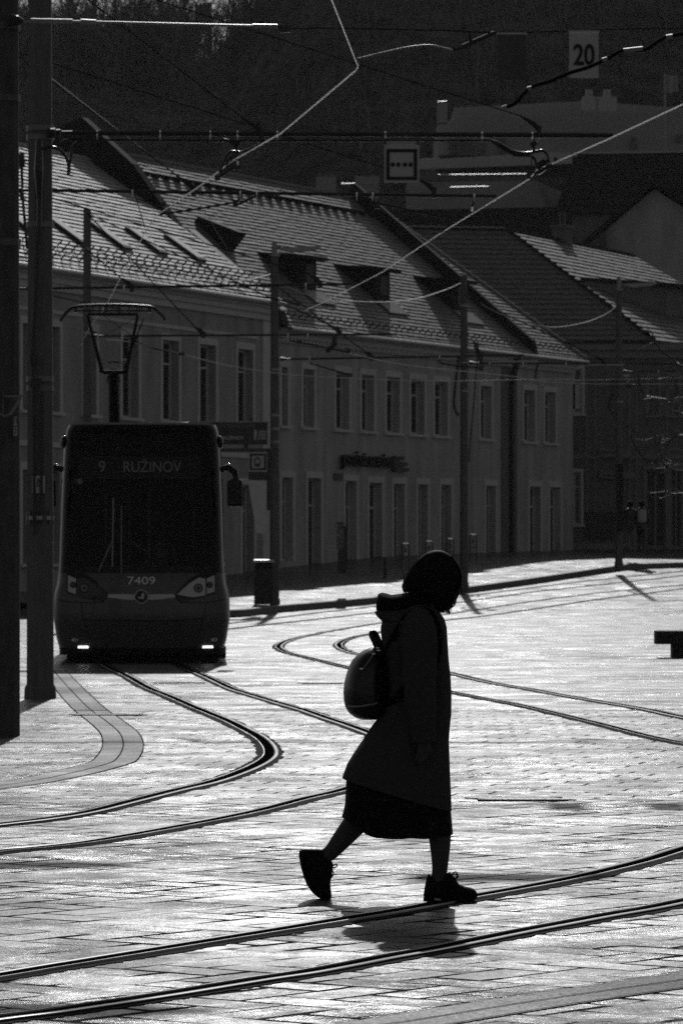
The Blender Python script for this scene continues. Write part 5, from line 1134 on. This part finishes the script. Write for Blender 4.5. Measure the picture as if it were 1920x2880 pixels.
h2_ = node(690,1240,.09,.095,.09,pel); k2 = node(500,1590,.09,.066,None,h2_); c2 = node(410,1690,.09,.062,None,k2); c2b = node(335,1780,.09,.050,None,c2); an2 = node(262,1868,.09,.038,.036,c2b); he2 = node(175,1905,.09,.034,None,an2); to2 = node(215,2060,.09,.028,None,he2)
skin_body('body', V, E, woman, M_skin)
def rings_h(mb, tab, n=28, dyc=0, flut=0, nf=9, rx=1, expo=1.0, ye=1.0):
    """tab rows: zyL, zyR, xl, xr, half depth, dy"""
    rings = []
    for row in tab:
        zl, zr, xl, xr, dp = row[:5]; dc = row[5] if len(row) > 5 else dyc; r = []
        for k in range(n):
            a = 2*pi*k/n; ca, sa = cos(a), sin(a); f = 1+flut*sin(nf*a)*(row[6] if len(row) > 6 else 1)
            x = (xl+xr)/2+(xr-xl)/2*ca*abs(ca)**(expo-1 if abs(ca) > 1e-6 else 0); t = (x-xl)/(xr-xl)
            r.append(wq(x, zl+(zr-zl)*t, dc+dp*(abs(sa)**ye)*(1 if sa >= 0 else -1)*f))
        rings.append(r)
    mb.ring_loft(rings); return mb
m = MB(); rings_h(m, [(415,425,700,850,.09),(440,440,640,880,.13),(470,465,590,905,.18),(505,500,568,928,.21),(550,545,556,940,.215),(620,620,562,944,.205),(720,720,580,950,.19),(830,830,592,962,.185),(950,950,590,967,.19),(1050,1050,560,966,.20),(1120,1120,505,958,.205),(1200,1200,452,952,.215),(1280,1280,398,955,.225),(1340,1360,362,958,.235,0,1),(1385,1500,345,964,.245,0,1),(1418,1608,334,968,.25,0,1)], 64, flut=.05, nf=7, ye=.62)
ct = m.build('coat', M_coat, woman, True)
m = MB()
for s_ in (-1, 1):
    path = [wq(775,475,s_*.13), wq(778,560,s_*.185), wq(780,700,s_*.215), wq(778,850,s_*.232), wq(786,1000,s_*.238), wq(796,1100,s_*.236), wq(800,1195,s_*.232)]
    if s_ > 0: path = [p+Vector((-.03,0,.02)) for p in path]
    m = MB(); m.tube(catmull(path, 4), [lerp(.075,.085,min(1,i/6)) if i < 6 else lerp(.085,.056,(i-6)/18) for i in range(25)], 16); m.build('sleeve', M_coat, woman, True)
m = MB(); 
def rings_v(mb, tab, n=20):
    """tab rows: zx, ztop, zbot, half depth, dy"""
    mb.ring_loft([[wq(x, (a+b)/2+(b-a)/2*sin(2*pi*k/n), dy+dp*cos(2*pi*k/n)) for k in range(n)] for x, a, b, dp, dy in tab]); return mb
rings_v(m, [(524,452,464,.05,0),(535,452,482,.09,0),(552,440,498,.13,0),(575,430,525,.16,0),(610,430,560,.18,0),(670,425,600,.195,0),(740,412,640,.20,0),(810,414,650,.195,0),(870,440,640,.18,0),(910,480,620,.14,0),(936,530,600,.06,0)])
m.build('hood', M_coat, woman, True)
m = MB(); rings_v(m, [(531,395,440,.04,0),(534,372,462,.08,0),(545,350,474,.11,0),(565,343,480,.13,0),(590,348,482,.135,0),(620,357,482,.135,0),(660,352,478,.13,0),(700,346,470,.12,0),(750,340,455,.11,0),(800,350,450,.10,0),(840,385,445,.08,0),(856,410,435,.04,0)])
m.build('collar', M_scarf, woman, True)
m = MB(); m.tube(catmull([wq(548,360,-.10), wq(575,372,-.125), wq(620,378,-.135), wq(680,368,-.13), wq(710,352,-.12)], 4), .006, 6); m.build('collar_edge', M_coat, woman)
m = MB(); m.prism([wq(905,1493,-.262), wq(928,1496,-.262), wq(924,1543,-.264), wq(901,1538,-.264)], (0,.004,0)); lb_ = m.build('coat_label', M_signd, woman)
m = MB(); m.prism([wq(908,1500,-.266), wq(923,1502,-.266), wq(920,1537,-.268), wq(906,1533,-.268)], (0,.003,0)); m.build('label_face', M_signb, lb_)
m = MB(); rings_h(m, [(1380,1560,365,955,.21),(1420,1600,358,962,.215),(1500,1630,354,966,.215),(1570,1660,350,969,.215),(1610,1700,341,972,.21),(1640,1735,331,976,.205)], 64, flut=.04, nf=11, ye=.6)
# the hem drops between the legs
for v in m.v[-64:]:
    zx = ((v.x*WP+CX)-800)*2.063; want = interp([(331,1643),(352,1652),(400,1690),(470,1733),(520,1752),(600,1759),(700,1758),(720,1754),(800,1760),(850,1756),(976,1742)], zx); v.z = wq(0, want).z
sk_ = m.build('skirt', M_skirt, woman, True)
# hair: a bob falling forward over the face
ht = [(97,868,902,.02),(103,848,922,.04),(112,825,942,.056),(130,797,966,.072),(158,768,991,.087),(195,738,1012,.098),(235,712,1024,.104),(275,694,1024,.106),(310,690,1015,.105),(335,705,1005,.100),(352,735,998,.095),(380,775,986,.088),(405,808,975,.078),(425,832,962,.062),(440,860,945,.045),(452,880,920,.02)]
m = MB(); rings_h(m, [(z, z, a, b, d) for z, a, b, d in ht], 40, flut=.012, nf=19); hr = m.build('hair', M_hair, woman, True)
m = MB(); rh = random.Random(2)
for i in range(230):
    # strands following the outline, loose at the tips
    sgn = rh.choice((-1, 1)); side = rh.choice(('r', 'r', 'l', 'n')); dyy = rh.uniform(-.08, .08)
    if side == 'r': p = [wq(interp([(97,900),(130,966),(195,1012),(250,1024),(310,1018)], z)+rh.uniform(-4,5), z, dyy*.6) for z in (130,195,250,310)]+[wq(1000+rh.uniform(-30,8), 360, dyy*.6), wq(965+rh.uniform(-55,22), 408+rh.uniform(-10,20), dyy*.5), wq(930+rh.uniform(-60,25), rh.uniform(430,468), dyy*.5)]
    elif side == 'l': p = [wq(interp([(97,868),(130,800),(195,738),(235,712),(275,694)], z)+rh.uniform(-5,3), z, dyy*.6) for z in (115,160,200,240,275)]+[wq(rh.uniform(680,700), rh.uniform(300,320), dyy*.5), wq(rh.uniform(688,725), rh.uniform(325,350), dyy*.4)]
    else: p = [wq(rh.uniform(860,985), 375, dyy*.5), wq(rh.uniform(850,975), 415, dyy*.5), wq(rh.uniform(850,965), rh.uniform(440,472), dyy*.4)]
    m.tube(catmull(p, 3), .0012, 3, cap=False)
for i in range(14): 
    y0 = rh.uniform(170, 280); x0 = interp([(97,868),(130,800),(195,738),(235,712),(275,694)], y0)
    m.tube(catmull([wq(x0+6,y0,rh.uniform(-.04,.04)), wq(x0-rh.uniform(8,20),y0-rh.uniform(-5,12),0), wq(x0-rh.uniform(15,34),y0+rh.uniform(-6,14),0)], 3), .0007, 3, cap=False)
m.build('loose_hair', M_rim_strand, hr)
# trainers
def shoe(tab, dy, dp, laces, sole_tab=None, horiz=False):
    m = MB()
    if horiz: rings_h(m, [(z, z, a, b, d*dp, dy) for z, a, b, d in tab], 20)
    else: rings_v(m, [(x, a, b, d*dp, dy) for x, a, b, d in tab])
    s_ = m.build('shoe', M_shoe, woman, True)
    m = MB()
    for L_ in laces: m.tube(catmull([wq(x, y, dy+q) for x, y, q in L_], 4), .0032, 5)
    m.build('laces', M_scarf, s_); return s_
s1 = shoe([(804,2085,2126,.5),(810,2045,2132,.8),(820,1990,2136,.9),(832,1966,2138,.95),(850,1980,2139,1),(880,1992,2140,1),(915,1985,2140,1),(940,1963,2140,.95),(955,1958,2140,.92),(968,1970,2139,.92),(985,1998,2138,.95),(1010,2028,2137,1),(1045,2042,2134,1.05),(1075,2048,2128,1.0),(1095,2056,2120,.85),(1107,2068,2110,.6),(1113,2080,2100,.3)], -.085, .048,
     [[(960,1975,-.03),(975,1965,-.04),(995,1970,-.04),(1000,1985,-.035),(985,1992,-.03),(970,1980,-.03)],[(962,1975,0),(985,1958,.01),(1000,1972,.01),(992,1990,0)],[(975,1985,-.02),(990,2003,-.03),(992,2012,-.03)]])
m = MB(); rings_v(m, [(802,2108,2128,.03,-.085),(815,2105,2138,.05,-.085),(860,2108,2141,.055,-.085),(940,2112,2141,.052,-.085),(1020,2110,2139,.056,-.085),(1075,2106,2131,.052,-.085),(1100,2100,2120,.038,-.085),(1112,2094,2106,.02,-.085)]); m.build('sole', M_sole, s1, True)
m = MB(); m.prism([wq(866,2104,-.142), wq(898,2106,-.142), wq(900,2120,-.142), wq(866,2118,-.142)], (0,.01,0)); m.build('heel_window', M_tsilver, s1)
s2 = shoe([(1842,96,215,.7),(1850,88,238,.9),(1870,84,250,1),(1900,86,268,1),(1930,92,284,1),(1960,100,280,1),(2000,113,272,1),(2040,126,266,1.05),(2075,146,268,1.05),(2100,168,272,1),(2120,192,273,.85),(2132,215,266,.6),(2139,232,256,.3)], .09, .048,
     [[(275,1945,.05),(298,1930,.04),(304,1938,.03),(290,1952,.03),(276,1950,.03)],[(272,1960,.06),(283,1985,.05),(270,2010,.05),(258,2018,.06)],[(262,1972,.04),(276,2000,.04),(262,2016,.05)]], horiz=True)
m = MB(); rings_h(m, [(z_,z_,a_,b_,d_,.09) for z_,a_,b_,d_ in ((1848,83,98,.03),(1880,82,104,.048),(1940,92,116,.05),(2000,110,134,.05),(2050,129,152,.054),(2090,158,182,.052),(2118,190,214,.04),(2136,222,244,.02))], 16); m.build('sole', M_sole, s2, True)
# backpack with handle, straps and zip
bp = thing('backpack', 'glossy black rounded backpack with a grab handle on the woman\'s back', 'backpack', wq(480,880))
m = MB(); rings_h(m, [(662,662,498,556,.05),(676,676,462,585,.09),(700,700,425,598,.12),(735,735,392,606,.14),(775,775,372,610,.15),(820,820,357,615,.155),(870,870,345,620,.16),(920,920,341,624,.16),(965,965,343,628,.16),(1005,1005,351,622,.155),(1040,1040,372,608,.145),(1065,1065,402,585,.12),(1080,1080,440,545,.07)], 48, flut=.02, nf=8); bpb = m.build('bag', M_bag, bp, True)
m = MB(); m.tube(catmull([wq(540,672,-.02), wq(520,625,-.02), wq(503,588,-.02), wq(512,576,0), wq(530,590,.02), wq(552,640,.02), wq(562,672,.02)], 4), .013, 8); m.build('handle', M_bag, bp, True)
m = MB(); m.tube(catmull([wq(358,1000,-.10), wq(420,998,-.156), wq(480,990,-.158), wq(536,978,-.15)], 4), .005, 6); m.tube([wq(520,690,-.118), wq(500,720,-.135), wq(450,790,-.152)], .004, 5); m.build('zip', M_metal, bpb)
for x, y, dd in ((545,678,-.10),(516,697,-.118),(446,782,-.152),(540,664,-.06)): m = MB(); m.sphere(wq(x,y,dd-.004), .0075, 8, 6, (1.3,.6,.8)); m.build('rivet', M_copper, bpb)
m = MB()
m.tube([wq(632,938,-.165), wq(650,948,-.17), wq(646,962,-.17), wq(628,955,-.165)], .004, 6); m.build('buckle', M_copper, bpb)
for s_ in (-1, 1):
    m = MB(); pth = catmull([wq(585,700,s_*.10), wq(620,620,s_*.17), wq(690,500,s_*.19), wq(770,440,s_*.19), wq(850,470,s_*.20), wq(890,600,s_*.20), wq(860,760,s_*.225), wq(745,850,s_*.235), wq(640,950,s_*.18), wq(605,1000,s_*.13)], 4)
    rr = []
    for i, p in enumerate(pth):
        t_ = (pth[min(i+1,len(pth)-1)]-pth[max(i-1,0)]).normalized(); sd_ = Vector((0,s_,0)); b2 = t_.cross(sd_).normalized(); rr.append([p+b2*.016+sd_*.004, p-b2*.016+sd_*.004, p-b2*.016-sd_*.004, p+b2*.016-sd_*.004])
    m.ring_loft(rr); m.build('strap', M_scarf, bp)

def pedestrian(px, py, D, hgt, label, facing, mt_top, mt_leg, bag=False, lean=0, at_=None):
    g0 = Vector(at_) if at_ else at(px, py, D); t = thing('person', label, 'person', g0); s = hgt/1.7; c_, s_n = cos(facing), sin(facing)
    V2, E2 = [], []
    def nd(f, sd_, z, r, par=None):     # f forward, sd_ sideways
        V2.append((g0.x+(f*c_-sd_*s_n)*s, g0.y+(f*s_n+sd_*c_)*s, g0.z+z*s, r*s, r*s)); i = len(V2)-1
        if par is not None: E2.append((par, i))
        return i
    p0 = nd(0,0,.95,.13); w0 = nd(.01,0,1.12,.115,p0); c0 = nd(.0,0,1.32,.13,w0); n0 = nd(0,0,1.44,.07,c0); k0 = nd(.02,0,1.51,.05,n0); q0 = nd(.03,0,1.60,.085,k0); nd(.02,0,1.67,.06,q0); nd(.125,0,1.585,.014,q0)
    for sg in (-1, 1):
        a = nd(0,sg*.17,1.40,.055,n0); e = nd(-.02+sg*.04,sg*.24,1.14,.04,a); w2 = nd(.10+sg*.03,sg*.22,.92,.028,e); pl2 = nd(.12+sg*.03,sg*.22,.86,.028,w2)
        for j in range(4): b2 = nd(.105+j*.018+sg*.03,sg*.22,.82-.01*(j % 2),.009,pl2); nd(.11+j*.018+sg*.03,sg*.21,.78+.006*j,.008,b2)
        tb2 = nd(.155+sg*.03,sg*.20,.85,.010,pl2)
        hp = nd(0,sg*.09,.86,.09,p0); kn = nd(.04+sg*.06,sg*.09,.50,.06,hp); an_ = nd(sg*.12,sg*.09,.09,.038,kn); nd(.12+sg*.12,sg*.09,.04,.032,an_)
    skin_body('body', V2, E2, t, M_skin, 1)
    def el(tab, name, mt):
        m = MB(); m.ring_loft([[g0+Vector(((fx*cos(2*pi*k/16)+f)*c_*s-(sx_*sin(2*pi*k/16)+o)*s_n*s, (fx*cos(2*pi*k/16)+f)*s_n*s+(sx_*sin(2*pi*k/16)+o)*c_*s, z*s)) for k in range(16)] for z, f, fx, sx_, o in tab]); return m.build(name, mt, t, True)
    el([(.78,0,.15,.19,0),(.95,0,.15,.18,0),(1.15,0,.13,.17,0),(1.35,0,.14,.21,0),(1.44,0,.10,.17,0),(1.49,.01,.06,.08,0)], 'jacket', mt_top)
    for sg in (-1, 1): el([(.06,sg*.12,.055,.055,sg*.09),(.5,.04+sg*.06,.075,.075,sg*.09),(.84,0,.11,.10,sg*.08)], 'trouser_leg', mt_leg)
    m = MB(); 
    for sg in (-1, 1):
        P_ = lambda f, sd_, z: g0+Vector(((f*c_-sd_*s_n)*s, (f*s_n+sd_*c_)*s, z*s)); m = MB(); m.tube([P_(0,sg*.16,1.41), P_(-.02+sg*.04,sg*.245,1.14), P_(.09+sg*.03,sg*.225,.93)], [.07*s,.058*s,.045*s], 10); m.build('sleeve', mt_top, t, True)
    m = MB(); m.sphere(g0+Vector((-.0*c_,0,1.625*s)), .112*s, 12, 8, (1,1,1.05)); m.build('hair', M_hair, t, True)
    if bag:
        b_ = thing('backpack', 'pale rucksack on the back of a far pedestrian by the old house', 'backpack', g0+Vector((0,-.2,1.2)))
        m = MB(); m.ring_loft([[g0+Vector((.14*k1_*cos(2*pi*k/12), -.24+.09*k1_*sin(2*pi*k/12), z*s)) for k in range(12)] for z, k1_ in ((1.0,.7),(1.04,1),(1.25,1.05),(1.38,.9),(1.43,.5))]); m.build('bag', M_modern2, b_, True)
        m = MB(); m.tube([g0+Vector((-.09,-.18,1.38*s)), g0+Vector((-.11,-.02,1.5*s)), g0+Vector((-.12,.1,1.3*s))], .02, 5); m.tube([g0+Vector((.09,-.18,1.38*s)), g0+Vector((.11,-.02,1.5*s)), g0+Vector((.12,.1,1.3*s))], .02, 5); m.build('strap', M_black, b_)
M_jean = mat('light_jeans', .16, .9, .1)
drv = pedestrian(0, 0, 0, 1.55, 'driver dimly seen behind the windscreen of the tram', radians(-90), M_black, M_black, at_=(TX+.22, TD+1.75, .45))
pedestrian(1771, 1552, 153, 1.68, 'pedestrian in dark jacket and pale trousers beside the right lamp mast', radians(100), M_black, M_jean)
pedestrian(1803, 1553, 152, 1.70, 'pedestrian in dark clothes wearing a pale rucksack', radians(80), M_black, M_black, True)

# ------------------------------------------------------------------ thin haze in the backlit air
hm = bpy.data.materials.new('haze'); hm.use_nodes = True; hn = hm.node_tree.nodes; hn.remove(hn['Principled BSDF'])
pv = hn.new('ShaderNodeVolumePrincipled'); pv.inputs['Color'].default_value = (.95,.95,.95,1); pv.inputs['Density'].default_value = .00007; pv.inputs['Anisotropy'].default_value = .3
hm.node_tree.links.new(pv.outputs[0], hn['Material Output'].inputs['Volume'])
m = MB(); m.hexa([Vector(p) for p in ((-310,-45,-1.2),(310,-45,-1.2),(310,2650,-1.2),(-310,2650,-1.2),(-310,-45,95),(310,-45,95),(310,2650,95),(-310,2650,95))])
tag(m.build('haze', hm), kind='stuff')
